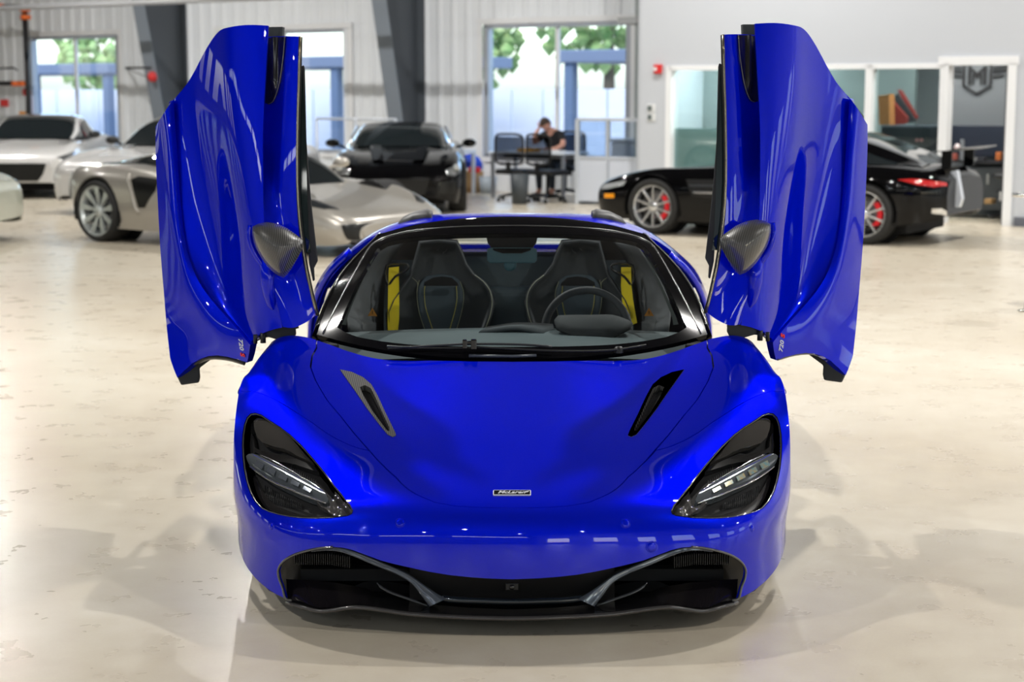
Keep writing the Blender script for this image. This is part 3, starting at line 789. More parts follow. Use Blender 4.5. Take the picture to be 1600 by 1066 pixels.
# front clip (bumper with the headlight surrounds) and the two wings above the seam
head = [(392,647),(400,646),(409,649),(422,658),(438,668),(454,680),(472,697),(489.5,717),(507,738),(523,759.5),(536,775),(547.6,789.5),(551.5,798),(550,803),(544,806),(519.5,809.5),(495,810.5),(472.6,810),(453,808),(435,804.5),(420,800),(409,795),(399,784),(391,769),(385.5,752),(381.6,733),(379.5,714),(378.8,695.7),(379.5,680),(382,664),(386,653)]
intake = [(434.5,893),(437,883),(446,874),(460,866.5),(475,861.5),(490,858),(505,855.5),(520,854.8),(535,856),(550,859.5),(572,867.5),(595,876),(618,882),(640,887),(670,893.5),(700,898.6),(730,901.8),(760,904),(800,905.5)]
intake_b = [(448,936),(441,916),(436,903)]
foot = [(448,939)]
hL = FS.hits(head); hR = FS.hits(mirror_px(head))
seam = [(376,611),(394,611),(412,617),(430,625),(449,636),(469,649),(489,662),(508,676),(529,688),(550,697.5),(562,701.5),(574.5,704)]
def row_t(S, t0, t1, n):
    return [(S, t0 + (t1 - t0) * i / n) for i in range(n + 1)]
sl = FS.hits(seam); sr = FS.hits(mirror_px(seam))
shL = [p for p in FS.hits(shut[5:])]; shR = [(s, 16 - t) for s, t in reversed(shL)]
sl = FS.hits(seam)
seam_end_s = sl[0][0]
sl = [(seam_end_s, 0.0)] + sl
inL = FS.hits(intake[:-1]); inb = FS.hits(intake_b)
mirT = lambda l: [(s, 16 - t) for s, t in l]
# the bumper's outline: up the left arch edge, along the seam, along the bonnet, down again, then foot and mouth
foot_l = FS.hit(447, 939)
clip = [(0.0, foot_l[1] - .05)]
clip = [(0, t) for t in np.linspace(0, foot_l[1], 8)][::-1]          # from the corner of the mouth out to the arch
cornerL = clip
outl = []
outl += inL[::-1] and []
mouth_top = inL + [(FS.hit(800, 905.5)[0], 8.0)] + mirT(inL)[::-1]    # left to right
left_down = inb[::-1] if False else inb
poly = []
poly += [(0, foot_l[1])] + inb[0:3]                       # up the mouth's left end
poly += mouth_top
poly += mirT(inb)[::-1] + [(0, 16 - foot_l[1])]
poly += [(0, t) for t in np.linspace(16 - foot_l[1] + .4, 16, 6)]
poly += [(s, 16.0) for s in np.linspace(1, seam_end_s, 6)]
poly += mirT(sl)[1:] [::1]
poly += mirT(shL)[1:]
poly += [(shL[-1][0] + .004, 8.0)]
poly += shL[::-1]
poly += sl[::-1][1:]
poly += [(s, 0.0) for s in np.linspace(seam_end_s, 1, 6)][1:]
poly += [(0, t) for t in np.linspace(0, foot_l[1] - .4, 6)]
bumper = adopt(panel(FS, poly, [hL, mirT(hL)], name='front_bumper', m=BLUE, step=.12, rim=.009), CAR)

# wings: seam -> bonnet shut line -> cowl -> arch
hingecut = [(497,531),(487,528),(478,527)]
for side in (0, 1):
    sm = FS.hits(seam); up = FS.hits([(577,704),(554,678),(532,650),(511,625),(493,594),(485,573),(487.5,556),(494.5,543.5),(497,531)])
    a = [(s - 0.0, t) for s, t in [(seam_end_s, 0.0)] + sm]
    a = [(s + .018, t) for s, t in a]
    wing = a + [(s + .0, t - .022) for s, t in up[1:]]
    e = up[-1]
    wing += [(9.0, t) for t in np.linspace(min(e[1], 4.6), 0, 8)]
    wing += [(s, 0.0) for s in np.linspace(9, seam_end_s, 8)][1:-1]
    if side: wing = mirT(wing)
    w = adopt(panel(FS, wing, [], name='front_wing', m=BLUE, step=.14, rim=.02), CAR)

# dark inner shell so that gaps read as shadow
inner = adopt(panel(FS, [(3.4, 1.2), (3.4, 14.8), (9, 14.8), (9, 1.2)], [], off=-.05, name='inner_shell', m=MATTE, step=.4, rim=0), CAR)

# ---- mouth: splitter, struts, channel
def plan_y(x):
    xs = [0, .2, .4, .55, .70, .80, .88, .93]; ys = [.030, .036, .058, .095, .160, .285, .44, .58]
    return float(np.interp(abs(x), xs, ys))
def on_plan(px, py, back=0.0):
    y = .05
    for _ in range(6):
        p = unp(px, py, y + back); y = plan_y(p.x)
    return unp(px, py, y + back)
def loft(name, lines, m, parent=None, thick=0.0, k=3, close_poly=False, smooth=True):
    "skin through several polylines of equal length (world points)"
    L = []
    for ln in lines:
        L.append(smooth_poly([tuple(p) for p in ln], k, closed=False))
    G = np.array(L)
    o = MB().grid(G, smooth).build(name, m, parent, recalc=False)
    if thick:
        md = o.modifiers.new('solid', 'SOLIDIFY'); md.thickness = thick; md.offset = -1
    return o
lip = [(448,939),(474,946.5),(499,952.6),(520,951),(550,946.5),(572,947.5),(595,950.5),(640,957),(690,960.5),(740,962.8),(800,964)]
lip_full = lip + [(1600 - x, y) for x, y in lip[-2::-1]]
A0 = [on_plan(x, y, -.012) for x, y in lip_full]
A1 = [p + Vector((0, .05, .006)) for p in A0]
A2 = [Vector((p.x * .97, p.y + .20, p.z + .012)) for p in A0]
A3 = [Vector((p.x * .90, .62, .115)) for p in A0]
spl = loft('splitter', [A0, A1, A2, A3], GLOSSBLACK, None); adopt(spl, CAR)
B0 = [p + Vector((0, .0, -.014)) for p in A0]; B1 = [Vector((p.x * .97, p.y + .3, p.z - .016)) for p in A0]
o = loft('splitter_underside', [B1, B0], MATTE, None); adopt(o, CAR)
o = MB().tube(smooth_poly([tuple(p + Vector((0, 0, -.006))) for p in A0], 3, closed=False), .0075, 8).build('lip', mat('carbon_edge', (.06, .055, .055), .25, .3, .8)); adopt(o, spl)
# back wall of the mouth
bk = []
for px, y0, y1 in ((400, 846, 960), (440, 846, 958), (560, 840, 950), (640, 870, 955), (700, 885, 950), (800, 890, 950)):
    bk.append((px, y0, y1))
bk = bk + [(1600 - a, b, c) for a, b, c in bk[-2::-1]]
dep = lambda px: .30 if abs(px - 800) > 150 else .16
T0 = [on_plan(a, b, dep(a) * .6 - (.12 if abs(a - 800) > 350 else 0)) for a, b, c in bk]; T1 = [on_plan(a, (b + c) / 2, dep(a) - (.12 if abs(a - 800) > 350 else 0)) for a, b, c in bk]; T2 = [on_plan(a, c, dep(a) + .02 - (.12 if abs(a - 800) > 350 else 0)) for a, b, c in bk]
o = loft('mouth_back', [T0, T1, T2], mat('mouth_black', (.004, .004, .0045), .25, 0, .3), None); adopt(o, CAR)
# centre channel: dark panel under the blue edge
cpx = [640, 680, 720, 760, 800, 840, 880, 920, 960]
top = [np.interp(abs(a - 800), [0, 40, 100, 130, 160], [903, 901, 895, 890, 884]) for a in cpx]
P0 = [on_plan(a, t, .03) for a, t in zip(cpx, top)]; P1 = [on_plan(a, 920, .075) for a in cpx]; P2 = [on_plan(a, 938, .085) for a in cpx]
o = loft('channel_panel', [P0, P1, P2], mat('channel_grey', (.018, .017, .017), .32, 0, .3), None); adopt(o, CAR)
o = MB().tube(smooth_poly([tuple(on_plan(a, b, .02)) for a, b in ((690, 935), (712, 937.5), (740, 938.5), (800, 940), (860, 938.5), (888, 937.5), (910, 935))], 4, closed=False), .011, 12).build('channel_bar', mat('channel_bar', (.012, .018, .026), .15, .3, .9)); adopt(o, CAR)
p = on_plan(800, 916.5, .055)
cm = adopt(MB().box(p, (.042, .016, .024)).build('parking_camera', SATIN, bevel=.003), CAR)
adopt(MB().lathe([(.0, -.002), (.006, -.002), (.0085, 0), (.0085, .012)], 20, 'y', c=p + Vector((0, -.010, 0))).build('camera_lens', GLOSSBLACK), cm)
for side in (0, 1):
    Q = (lambda x: x) if side == 0 else (lambda x: 1600 - x)
    up = [(487,858),(510,854.8),(532,855.5),(565,865.5),(588,875),(610,884),(640,898),(664,915),(680,926),(697,936)]
    lo = [(486,863),(508,861),(530,862.5),(556,871.5),(578,881),(599,889.5),(622,899),(643,912.5),(658,931),(671,948)]
    md_ = [((a + c) / 2, (b + d) / 2) for (a, b), (c, d) in zip(up, lo)]
    dpt = [.012, .012, .012, .014, .018, .022, .022, .020, .016, .008]
    rows = [[on_plan(Q(a), b, d + .05) for (a, b), d in zip(up, dpt)],
            [on_plan(Q(a), b, d) for (a, b), d in zip(up, dpt)],
            [on_plan(Q(a), b, d - .006) for (a, b), d in zip([(a * .7 + c * .3, b * .7 + e * .3) for (a, b), (c, e) in zip(up, lo)], dpt)],
            [on_plan(Q(a), b, d + .002) for (a, b), d in zip(md_, dpt)],
            [on_plan(Q(a), b, d - .006) for (a, b), d in zip([(a * .25 + c * .75, b * .25 + e * .75) for (a, b), (c, e) in zip(up, lo)], dpt)],
            [on_plan(Q(a), b, d) for (a, b), d in zip(lo, dpt)],
            [on_plan(Q(a), b, d + .05) for (a, b), d in zip(lo, dpt)]]
    st = loft('mouth_strut', rows, mat('strut_grey', (.09, .105, .13), .16, .35, .9), None, k=5); adopt(st, CAR)
    # trim round the outer end of the mouth
    tr = [(520,855),(505,856),(490,858.5),(475,862),(460,867),(446,875),(438,884),(435,893),(436.5,904),(441.5,917),(448.5,936),(452,940)]
    o = MB().tube(smooth_poly([tuple(FS.at(Q(a), b, .001)) for a, b in tr], 4, closed=False), .0042, 8).build('mouth_trim', mat('trim_grey', (.10, .10, .105), .2, .5, .8)); adopt(o, CAR)
    # shelf plates inside the pocket
    sh = [[on_plan(Q(a), b, d) for a, b, d in ((447, 905, .05), (500, 908, .10), (560, 917, .14), (620, 932, .12), (662, 945, .06))],
          [on_plan(Q(a), b, d) for a, b, d in ((449, 936, .0), (500, 950, -.005), (560, 944, -.004), (620, 953, -.004), (668, 957, 0))]]
    o = loft('pocket_floor', sh, mat('pocket_black', (.012, .010, .012), .12, 0, .6), None); adopt(o, CAR)
    o = MB().tube(smooth_poly([tuple(on_plan(Q(a), b, .03)) for a, b in ((589,911),(596,918),(610,926),(635,935),(668,947))], 4, closed=False), [.002] * 3 + [.005] * 12 + [.003] * 2, 8).build('pocket_fin', GREYTRIM); adopt(o, CAR)
    # fins at the top of the pocket
    f = MB()
    for i in range(26):
        px = 462 + i * 3.4
        f.box(on_plan(Q(px), 871 + max(0, (i - 16)) * .55, .05), (.0022, .05, .036))
    o = f.build('pocket_fins', SATIN); o['kind'] = 'stuff'; adopt(o, CAR)
    # corner blade in body colour below the bumper
    cb = [(375,889),(400,889),(432,893)]
# sensors
for (a, b, r) in ((424, 823, .010), (1175, 826, .010), (625, 817, .0145), (977, 818, .0145), (1018, 855, .017)):
    p = FS.at(a, b); s_, t_ = FS.hit(a, b); n = Vector(FS.nrm(s_, t_)[0])
    R = n.to_track_quat('Z', 'Y').to_matrix().to_4x4(); R.translation = p
    o = MB().lathe([(r * 1.12, -.004), (r * 1.12, .0012), (r * 1.0, .0022), (r * .94, .001), (r * .90, .0005), (r * .86, .0026), (r * .4, .0036), (0, .0038)], 28, M=R).build('parking_sensor', BLUE); adopt(o, CAR)
for a in (362.5, 1237):
    sgn = -1 if a < 800 else 1
    p = Vector((sgn * .968, .70, .395))
    o = MB().lathe([(.0, .012), (.012, .010), (.016, .0), (.016, -.02)], 20, 'x', M=Matrix.Translation(p) @ Matrix.Scale(sgn, 4, Vector((1, 0, 0)))).build('side_sensor', GLOSSBLACK); adopt(o, CAR)

# ---- headlights, badge
DRL = mat('light_bar_glass', (.11, .125, .14), .08, .3, 1.0)
LENS = mat('smoked_lens', (.16, .15, .14), .05, .75, 1.0)
CELL = mat('led_cell', (.60, .45, .22), .2, .5, 1.0, var=(60, (.25, .45, .5), 1))
for side in (0, 1):
    Q = (lambda x: x) if side == 0 else (lambda x: 1600 - x)
    H = lambda pts: FS.hits([(Q(a), b) for a, b in pts])
    root = adopt(empty('headlight', (0, 2.2, 0)), CAR) if False else None
    bowl = panel(FS, H(head), [], off=-.055, name='headlight', m=mat('lamp_black', (.005, .005, .006), .12, 0, .8), step=.12, rim=-.058); adopt(bowl, CAR)
    o = MB().tube([tuple(FS.at(Q(a), b, -.003)) for a, b in head], .0034, 6, closed=True).build('lamp_rim', mat('trim_grey')); adopt(o, bowl)
    lens = [(394,654),(400,649),(409,651),(422,660),(438,670),(454,682),(472,699),(486,713),(489,716.5),(478,711),(465,706),(452,700),(440.6,697),(425.6,695),(409,690),(401,682),(396.5,670)]
    def dome(S, T, P, c=None):
        pj = proj(P); d = np.hypot((pj[:, 0] - Q(430)) / 62, (pj[:, 1] - 680) / 36)
        return .022 * np.clip(1 - d * d, 0, 1)
    o = panel(FS, H(lens), [], off=-.022, name='upper_lens', m=LENS, step=.06, rim=.02, dent=dome); adopt(o, bowl)
    br = [(386,668),(389.5,676),(391,692),(401,697),(415,699),(430,701),(440,699),(465,708),(489,718),(496,727),(478,722),(458,716),(440,713),(424,712),(408,705),(392,700),(383,704),(382,690)]
    o = panel(FS, H(br), [], off=-.028, name='brow', m=mat('brow_black', (.02, .02, .021), .12, .2, .9), step=.08, rim=.02); adopt(o, bowl)
    bar = [(382,711),(386,707),(392,705),(400,706),(417,713),(435,722.5),(454,732.5),(472.6,743.5),(488,752),(502.6,762),(509,770),(512,777),(508,780),(500,777),(491,773.5),(472,767),(454,759.5),(434,752),(416,743.5),(404,736.5),(394,730),(384,724)]
    def bulge(S, T, P):
        pj = proj(P); ln = np.array([(Q(381) , 712), (Q(512), 779)], float)
        d = ln[1] - ln[0]; d /= np.linalg.norm(d); w = pj - ln[0]; dist = np.abs(w[:, 0] * d[1] - w[:, 1] * d[0])
        return .016 * np.clip(1 - (dist / 13.0) ** 2, 0, 1)
    lb = panel(FS, H(bar), [], off=-.024, name='light_bar', m=DRL, step=.05, rim=.02, dent=bulge); adopt(lb, bowl)
    tl = [(383,725),(394,731.5),(404,738),(416,745),(434,753.5),(454,761),(472,768.5),(491,775),(508,781)]
    o = MB().tube(smooth_poly([tuple(FS.at(Q(a), b, -.014)) for a, b in tl], 3, closed=False), .0034, 8).build('bar_edge', CHROME); adopt(o, bowl)
    tl = [(399,705),(417,712),(435,721),(454,731),(472.6,742),(488,751),(502.6,761),(510,770)]
    o = MB().tube(smooth_poly([tuple(FS.at(Q(a), b, -.016)) for a, b in tl], 3, closed=False), .0022, 8).build('bar_edge', CHROME); adopt(o, bowl)
    for i in range(5):
        f = .14 + i * .15
        c0 = np.array((386, 716)) + f * np.array((512 - 386, 779 - 716)); d = np.array((.894, .447)); n = np.array((-.447, .894))
        w = 6.6; h = 4.6 - i * .5
        q = [c0 - d * w - n * h, c0 + d * w - n * h, c0 + d * w + n * h, c0 - d * w + n * h]
        o = panel(FS, H([tuple(v) for v in q]), [], off=-.0045, name='led_cell', m=CELL if side else mat('led_clear', (.22, .25, .30), .1, .7, 1.0), step=.05, rim=.003); adopt(o, bowl) if False else adopt(o, bowl)
    tip = [(521,757),(530,766),(541,780),(548.5,791),(549,800),(544,803.5),(530,802),(517,797),(502,786),(492,778),(505,781),(514,780),(518,772)]
    def tdent(S, T, P):
        pj = proj(P); return .008 * np.sin(pj[:, 0] * .25) * np.cos(pj[:, 1] * .22)
    o = panel(FS, H(tip), [], off=-.022, name='inner_cheek', m=mat('cheek_grey', (.16, .15, .15), .12, .6, 1.0), step=.04, rim=.02, dent=tdent); adopt(o, bowl)
    low = [(384,760),(391,772),(399,784),(409,795),(420,802),(437,806),(455,808.5),(480,809),(519,808),(543,804),(530,804),(515,800),(500,796),(480,795.5),(455,793),(430,785),(412,772),(398,754),(386,735),(382.5,742)]
    o = panel(FS, H(low), [], off=-.035, name='lower_shelf', m=mat('shelf_black', (.010, .009, .010), .25, 0, .6), step=.08, rim=.02); adopt(o, bowl)
    for (x0, x1, fn0, fn1) in ((404, 466, lambda x: 748 + (x - 404) * .42, lambda x: 776 + (x - 404) * .10), (450, 492, lambda x: 716 + (x - 450) * .5, lambda x: 727 + (x - 450) * .58)):
        f = MB(); x = x0
        while x < x1:
            a = FS.at(Q(x), fn0(x), -.040); b = FS.at(Q(x), fn1(x), -.040); f.tube([a, b], .0018, 5)
            x += 3.3
        o = f.build('lamp_fins', SATIN); o['kind'] = 'stuff'; adopt(o, bowl)

def text_mesh(name, txt, size, m, M, parent=None, extrude=.001, shear=0.0, sx=1.0, align='CENTER', bold=0.0, spacing=1.0):
    cu = bpy.data.curves.new(name, 'FONT'); cu.body = txt; cu.size = size; cu.extrude = extrude; cu.shear = shear; cu.align_x = align; cu.align_y = 'CENTER'; cu.offset = bold; cu.space_character = spacing
    cu.resolution_u = 3
    t = bpy.data.objects.new(name, cu); COL.objects.link(t)
    dg = bpy.context.evaluated_depsgraph_get(); me = bpy.data.meshes.new_from_object(t.evaluated_get(dg))
    bpy.data.objects.remove(t); bpy.data.curves.remove(cu)
    me.transform(M @ Matrix.Diagonal((sx, 1, 1, 1))); me.name = name
    if M.determinant() < 0: me.flip_normals()
    me.materials.clear()
    return link(name, me, m, parent)
def frame_at(surf, px, py, off=0.0, roll=0.0):
    s_, t_ = surf.hit(px, py); n = Vector(surf.nrm(s_, t_)[0]).normalized(); p = surf.at(px, py, off)
    up = Vector((0, 0, 1)); y = (up - n * up.dot(n)).normalized(); x = y.cross(n)
    R = Matrix((x, y, n)).transposed().to_4x4()
    return Matrix.Translation(p) @ R @ Matrix.Rotation(roll, 4, 'Z')
Mb = frame_at(FS, 800, 771, .001)
def rrect(w, h, r, n=4):
    out = []
    for cx, cy, a0 in ((w - r, h - r, 0), (-w + r, h - r, 90), (-w + r, -h + r, 180), (w - r, -h + r, 270)):
        for i in range(n + 1):
            a = math.radians(a0 + 90 * i / n); out.append((cx + r * math.cos(a), cy + r * math.sin(a)))
    return out
bd = adopt(MB().prism(rrect(.0605, .0150, .004), -.002, .0025, M=Mb).build('nose_badge', mat('badge_silver', (.82, .82, .84), .35, .2), bevel=.0008), CAR)
adopt(MB().prism(rrect(.0575, .0118, .003), .0, .0031, M=Mb).build('badge_field', GLOSSBLACK), bd)
adopt(text_mesh('badge_lettering', 'McLaren', .0205, mat('badge_silver'), Mb @ Matrix.Translation((-.002, -.0005, .0034)), None, .0006, .35, 1.22, bold=.0004), bd)
adopt(MB().prism([(.040, .003), (.056, .009), (.050, .0), (.044, -.002)], .003, .0038, M=Mb).build('badge_swoosh', mat('badge_silver')), bd)

# ---- windscreen and its frame
def lerp(a, b, f): return a + (b - a) * f
WR = []
yc_ = [1.175, 1.39, 1.61, 1.83, 2.03, 2.10]; zc_ = [.708, .842, .965, 1.074, 1.158, 1.178]
for k in range(6):
    f = [0, .24, .49, .74, .96, 1.04][k]
    xe = lerp(.762, .572, f) + .036 * math.sin(PI * min(1, f)); ye = lerp(1.43, 2.17, f); ze = lerp(.765, 1.085, f) + .016 * math.sin(PI * min(1, f))
    row = []
    for c in np.linspace(0, 1, 8):
        w = c ** 2.3
        row.append((xe * c, lerp(yc_[k], ye, w), lerp(zc_[k], ze, w)))
    WR.append(row)
WS = Surf(full(WR)); 
if WS.nrm(2.5, 7)[0][1] > 0: WS.flip = True
clear_l = [(527,512),(533,499),(543,477),(556,449),(572,418),(585,395),(592,386),(604,379),(626,374),(653,370.5),(700,367.5),(743,366)]
clear_b = [(540,520),(559,527),(598,534),(638,538.5),(690,541),(745,542)]
clr = clear_l + [(800, 365.5)] + mirror_px(clear_l)[::-1] + mirror_px(clear_b) + [(800, 542.5)] + clear_b[::-1]
clr_st = WS.hits(clr)
GLASS = glass_mat('windscreen_glass', (.93, .98, .98), ior=1.4)
adopt(panel(WS, clr_st, [], off=.0, name='windscreen', m=GLASS, step=.25, rim=0), CAR)
allw = [(0, 0.0)] + [(0, 14.0)] + [(5, 14.0)] + [(5, 0.0)]
fr = panel(WS, allw, [clr_st], off=.001, name='windscreen_frame', m=mat('frame_black', (.004, .004, .005), .06, 0, 0, ior=1.3, spec=.2), step=.22, rim=.02); adopt(fr, CAR)
edge = [(505,522),(520,491),(536,459),(553,428),(570,399),(583,381),(597,373.5),(611,368.6),(636,362.5),(664,359),(716,355),(760,353.6)]
ed_full = edge + [(800, 353.2)] + mirror_px(edge)[::-1]
o = MB().tube(smooth_poly([tuple(WS.at(a, b, .002)) for a, b in ed_full], 3, closed=False), .0030, 6).build('frame_trim', mat('frame_trim', (.20, .20, .20), .25, .7)); adopt(o, fr)
for side in (0, 1):
    Q = (lambda x: x) if side == 0 else (lambda x: 1600 - x)
    # A-pillar outer rail
    pts = [WS.ev(s_, 0.0 if side == 0 else 14.0)[0] for s_ in np.linspace(0, 5, 14)]
    if side == 0: pts = [p for p in pts]
    sg = -1 if side == 0 else 1
    T0_ = WS.ev(2, 0)[0][0]; pts = [Vector((abs(p[0]) * sg + sg * .004, p[1] + .012, p[2] - .012)) for p in pts]
    o = MB().tube(pts, .017, 10).build('windscreen_pillar', mat('frame_black')); adopt(o, CAR)
    o = MB().tube([p + Vector((sg * .016, .004, .004)) for p in pts[1:]], .004, 6).build('pillar_seal', mat('frame_trim')); adopt(o, CAR)
# wipers
def ws_line(pts, off): return [WS.at(a, b, off) for a, b in pts]
wp = adopt(MB().tube(smooth_poly([tuple(p) for p in ws_line([(606,552),(640,549.5),(680,547),(722,545),(760,544.5),(800,545),(835,546.5),(862,549)], .022)], 4, closed=False), .0065, 8, flat=.7).build('wiper_blade', mat('wiper_rubber', (.03, .032, .036), .35)), CAR)
adopt(MB().tube([tuple(p) for p in ws_line([(606,554),(722,547.5),(800,548),(862,552)], .010)], .003, 6).build('rubber_edge', MATTE), wp)
ar = adopt(MB().tube(smooth_poly([tuple(p) for p in ws_line([(736,548),(800,552),(870,555),(950,556),(1012,552)], .020)], 4, closed=False), .0045, 8).build('wiper_arm', SATIN), CAR)
adopt(MB().box(WS.at(727, 546, .026), (.018, .02, .035)).box(WS.at(741, 547, .028), (.022, .022, .038)).box(WS.at(734, 545, .03), (.03, .012, .012)).build('wiper_joint', GLOSSBLACK, bevel=.003), ar)
adopt(MB().tube([tuple(p) for p in ws_line([(733,560),(800,561),(838,559.5)], .012)], .006, 6).build('washer_strip', mat('washer_grey', (.06, .07, .09), .3)), ar)
adopt(MB().lathe([(0, .014), (.012, .013), (.017, .006), (.018, -.01)], 20, c=WS.at(966, 551, .012)).build('wiper_pivot', SATIN), ar)

# ---- header, roof hoop, rear deck
RB = [
 (2.62,[(0,1.120),(.2,1.120),(.38,1.115),(.51,1.090),(.62,1.045),(.73,.960),(.82,.850),(.885,.700),(.905,.48),(.90,.20)]),
 (2.90,[(0,1.138),(.2,1.137),(.38,1.130),(.52,1.102),(.65,1.050),(.77,.962),(.865,.855),(.935,.700),(.950,.46),(.93,.19)]),
 (3.20,[(0,1.085),(.2,1.084),(.37,1.078),(.51,1.055),(.64,1.010),(.77,.950),(.880,.865),(.950,.730),(.968,.48),(.95,.20)]),
 (3.55,[(0,.985),(.2,.984),(.36,.980),(.50,.965),(.63,.945),(.76,.915),(.880,.855),(.955,.740),(.975,.50),(.95,.22)]),
 (3.90,[(0,.900),(.2,.900),(.36,.900),(.50,.895),(.63,.885),(.76,.865),(.870,.820),(.940,.720),(.962,.50),(.94,.25)]),
 (4.20,[(0,.870),(.2,.870),(.36,.868),(.50,.862),(.62,.850),(.73,.825),(.825,.780),(.890,.690),(.912,.50),(.89,.28)]),
 (4.42,[(0,.840),(.2,.840),(.35,.837),(.48,.828),(.59,.812),(.68,.785),(.760,.735),(.815,.650),(.835,.50),(.82,.32)]),
 (4.52,[(0,.74),(.19,.74),(.33,.735),(.45,.725),(.55,.71),(.64,.685),(.71,.640),(.76,.585),(.775,.49),(.76,.36)]),
]
RS = Surf(full([[(x, y, z) for x, z in sec] for y, sec in RB]))
if RS.nrm(2, 9)[0][2] < 0: RS.flip = True
def side_st(surf, y, z, sgn):
    D = surf.dense(); P = surf._pt; m = (np.sign(P[:, 0]) == sgn)
    d = (P[:, 1] - y) ** 2 + (P[:, 2] - z) ** 2 + np.where(m & (np.abs(P[:, 0]) > .7), 0, 9)
    return tuple(surf._st[int(np.argmin(d))])
rp = [(0.0, 3.0)] + [(0.0, 15.0)]
rp = [(0.0, float(t)) for t in np.linspace(4.5, 13.5, 10)]
def archpts(sgn):
    return [side_st(RS, 3.60 + .375 * math.cos(a), .345 + .375 * math.sin(a), sgn) for a in np.linspace(PI + .35, -.35, 14)]
def quarter(sgn):
    pass
tl_, tr_ = 0.0, 18.0
RSa = archpts(-1); RSb = archpts(1)
sgn0 = -1 if RS.ev(3, 0)[0][0] < 0 else 1
aL = RSa if sgn0 < 0 else RSb; aR = RSb if sgn0 < 0 else RSa
poly = [(0.0, 5.4), (0.0, 12.6)] + [(.6, 14.2), (1.0, 15.2), (1.05, 16.4), (1.0, 18.0)] + [(s_, t_) for s_, t_ in aR] + [(7.0, 18.0), (7.0, 0.0)] + [(s_, t_) for s_, t_ in aL[::-1]] + [(1.0, 0.0), (1.05, 1.6), (1.0, 2.8), (.6, 3.8)]
rwin = [(2.15, 9 - 2.6), (2.15, 9 + 2.6), (3.9, 9 + 2.2), (3.9, 9 - 2.2)]
adopt(panel(RS, rwin, [], off=-.004, name='rear_window', m=glass_mat('rear_glass', (.85, .9, .9)), step=.3, rim=0), CAR)
rear_body = adopt(panel(RS, poly, [rwin], name='rear_body', m=BLUE, step=.25, rim=.02), CAR)
adopt(MB().box((0, 4.47, .42), (1.5, .06, .42)).box((0, 4.40, .24), (1.4, .2, .12)).build('rear_diffuser', SATIN, bevel=.02), CAR)
# grey covers at the ends of the blue roof strip and dark side scoops
for sg in (-1, 1):
    g = []
    for (x, z, y) in ((.375, 1.142, 2.78), (.40, 1.150, 2.80), (.46, 1.138, 2.80), (.515, 1.112, 2.80), (.535, 1.088, 2.80)):
        g.append([(sg * x, y - .05, z - .035), (sg * x, y - .03, z + .004), (sg * x, y + .12, z + .008), (sg * x, y + .2, z - .02)])
    o = MB().grid(np.array(g)).build('hoop_cover', mat('cover_grey', (.055, .055, .058), .45), recalc=True); o.modifiers.new('s', 'SOLIDIFY').thickness = .012; adopt(o, CAR)
    # side opening: jamb, scoop and sill
    jam = [[(sg * .66, 2.50, 1.02), (sg * .78, 2.58, .90), (sg * .86, 2.66, .72), (sg * .90, 2.72, .50), (sg * .90, 2.76, .22)],
           [(sg * .60, 2.62, 1.02), (sg * .72, 2.82, .88), (sg * .80, 2.92, .70), (sg * .82, 2.95, .50), (sg * .82, 2.95, .22)]]
    o = loft('door_jamb', jam, MATTE, None); adopt(o, CAR)
    sc = [[(sg * .71, 2.44, .985), (sg * .80, 2.50, .90), (sg * .875, 2.60, .78), (sg * .925, 2.72, .62), (sg * .94, 2.80, .42)],
          [(sg * .73, 2.60, .990), (sg * .83, 2.68, .90), (sg * .905, 2.76, .78), (sg * .948, 2.84, .62), (sg * .955, 2.92, .42)]]
    o = loft('quarter_edge', sc, BLUE, None, thick=.02); adopt(o, CAR)
    sill = MB()
    sec = [(sg * .70, .36), (sg * .78, .385), (sg * .88, .37), (sg * .935, .31), (sg * .955, .20), (sg * .93, .12), (sg * .70, .11)]
    G = [[(x, y, z) for x, z in sec] for y in (1.32, 1.6, 2.0, 2.4, 2.8, 3.22)]
    o = sill.grid(np.array(G)).build('sill', mat('sill_carbon', (.02, .02, .021), .3, 0, .6)); adopt(o, CAR)
    o = MB().box((sg * .80, 1.36, .52), (.26, .04, .44)).box((sg * .72, 1.42, .50), (.06, .16, .46)).build('front_jamb', MATTE, bevel=.01); adopt(o, CAR)
adopt(MB().box((0, 2.3, .12), (1.4, 4.0, .04)).build('underfloor', MATTE), CAR)

# ---- the two raised doors
YT = lambda py: float(np.interp(py, [40, 600], [1.42, 1.30]))
MAINR = [
 [(419,40),(400,39),(378,39.5),(356,43),(338,53),(316,88),(294,128),(268,159)],
 [(415,120),(398,120),(378,122),(357,126),(340,136),(320,152),(298,172),(271,194)],
 [(411,200),(396,201),(378,204),(360,208),(344,213),(326,221),(304,230),(275,242)],
 [(411,285),(398,286),(382,288),(366,290),(351,294),(334,298),(311,302),(280,306)],
 [(413,360),(401,363),(388,366),(374,369),(359,372),(342,376),(320,380),(289,383)],
 [(420,425),(408,429),(396,433),(382,437),(367,441),(350,445),(330,449),(303,442)],
 [(432,472),(419,477),(406,482),(393,486),(380,490),(366,494),(350,494),(332,484)],
 [(441,512),(427,515),(415,519),(404.5,524),(399,529),(394,532.5),(390,534),(382,533)],
]
MOFF = [
 [0,.004,.022,.060,.130,.220,.300,.370],
 [0,.004,.024,.066,.140,.230,.305,.360],
 [0,.004,.026,.075,.155,.240,.305,.345],
 [0,.004,.030,.088,.175,.250,.300,.325],
 [0,.006,.034,.095,.180,.250,.285,.295],
 [0,.010,.038,.090,.165,.230,.250,.245],
 [0,.010,.030,.070,.125,.170,.180,.180],
 [0,.008,.020,.040,.060,.080,.090,.100],
]
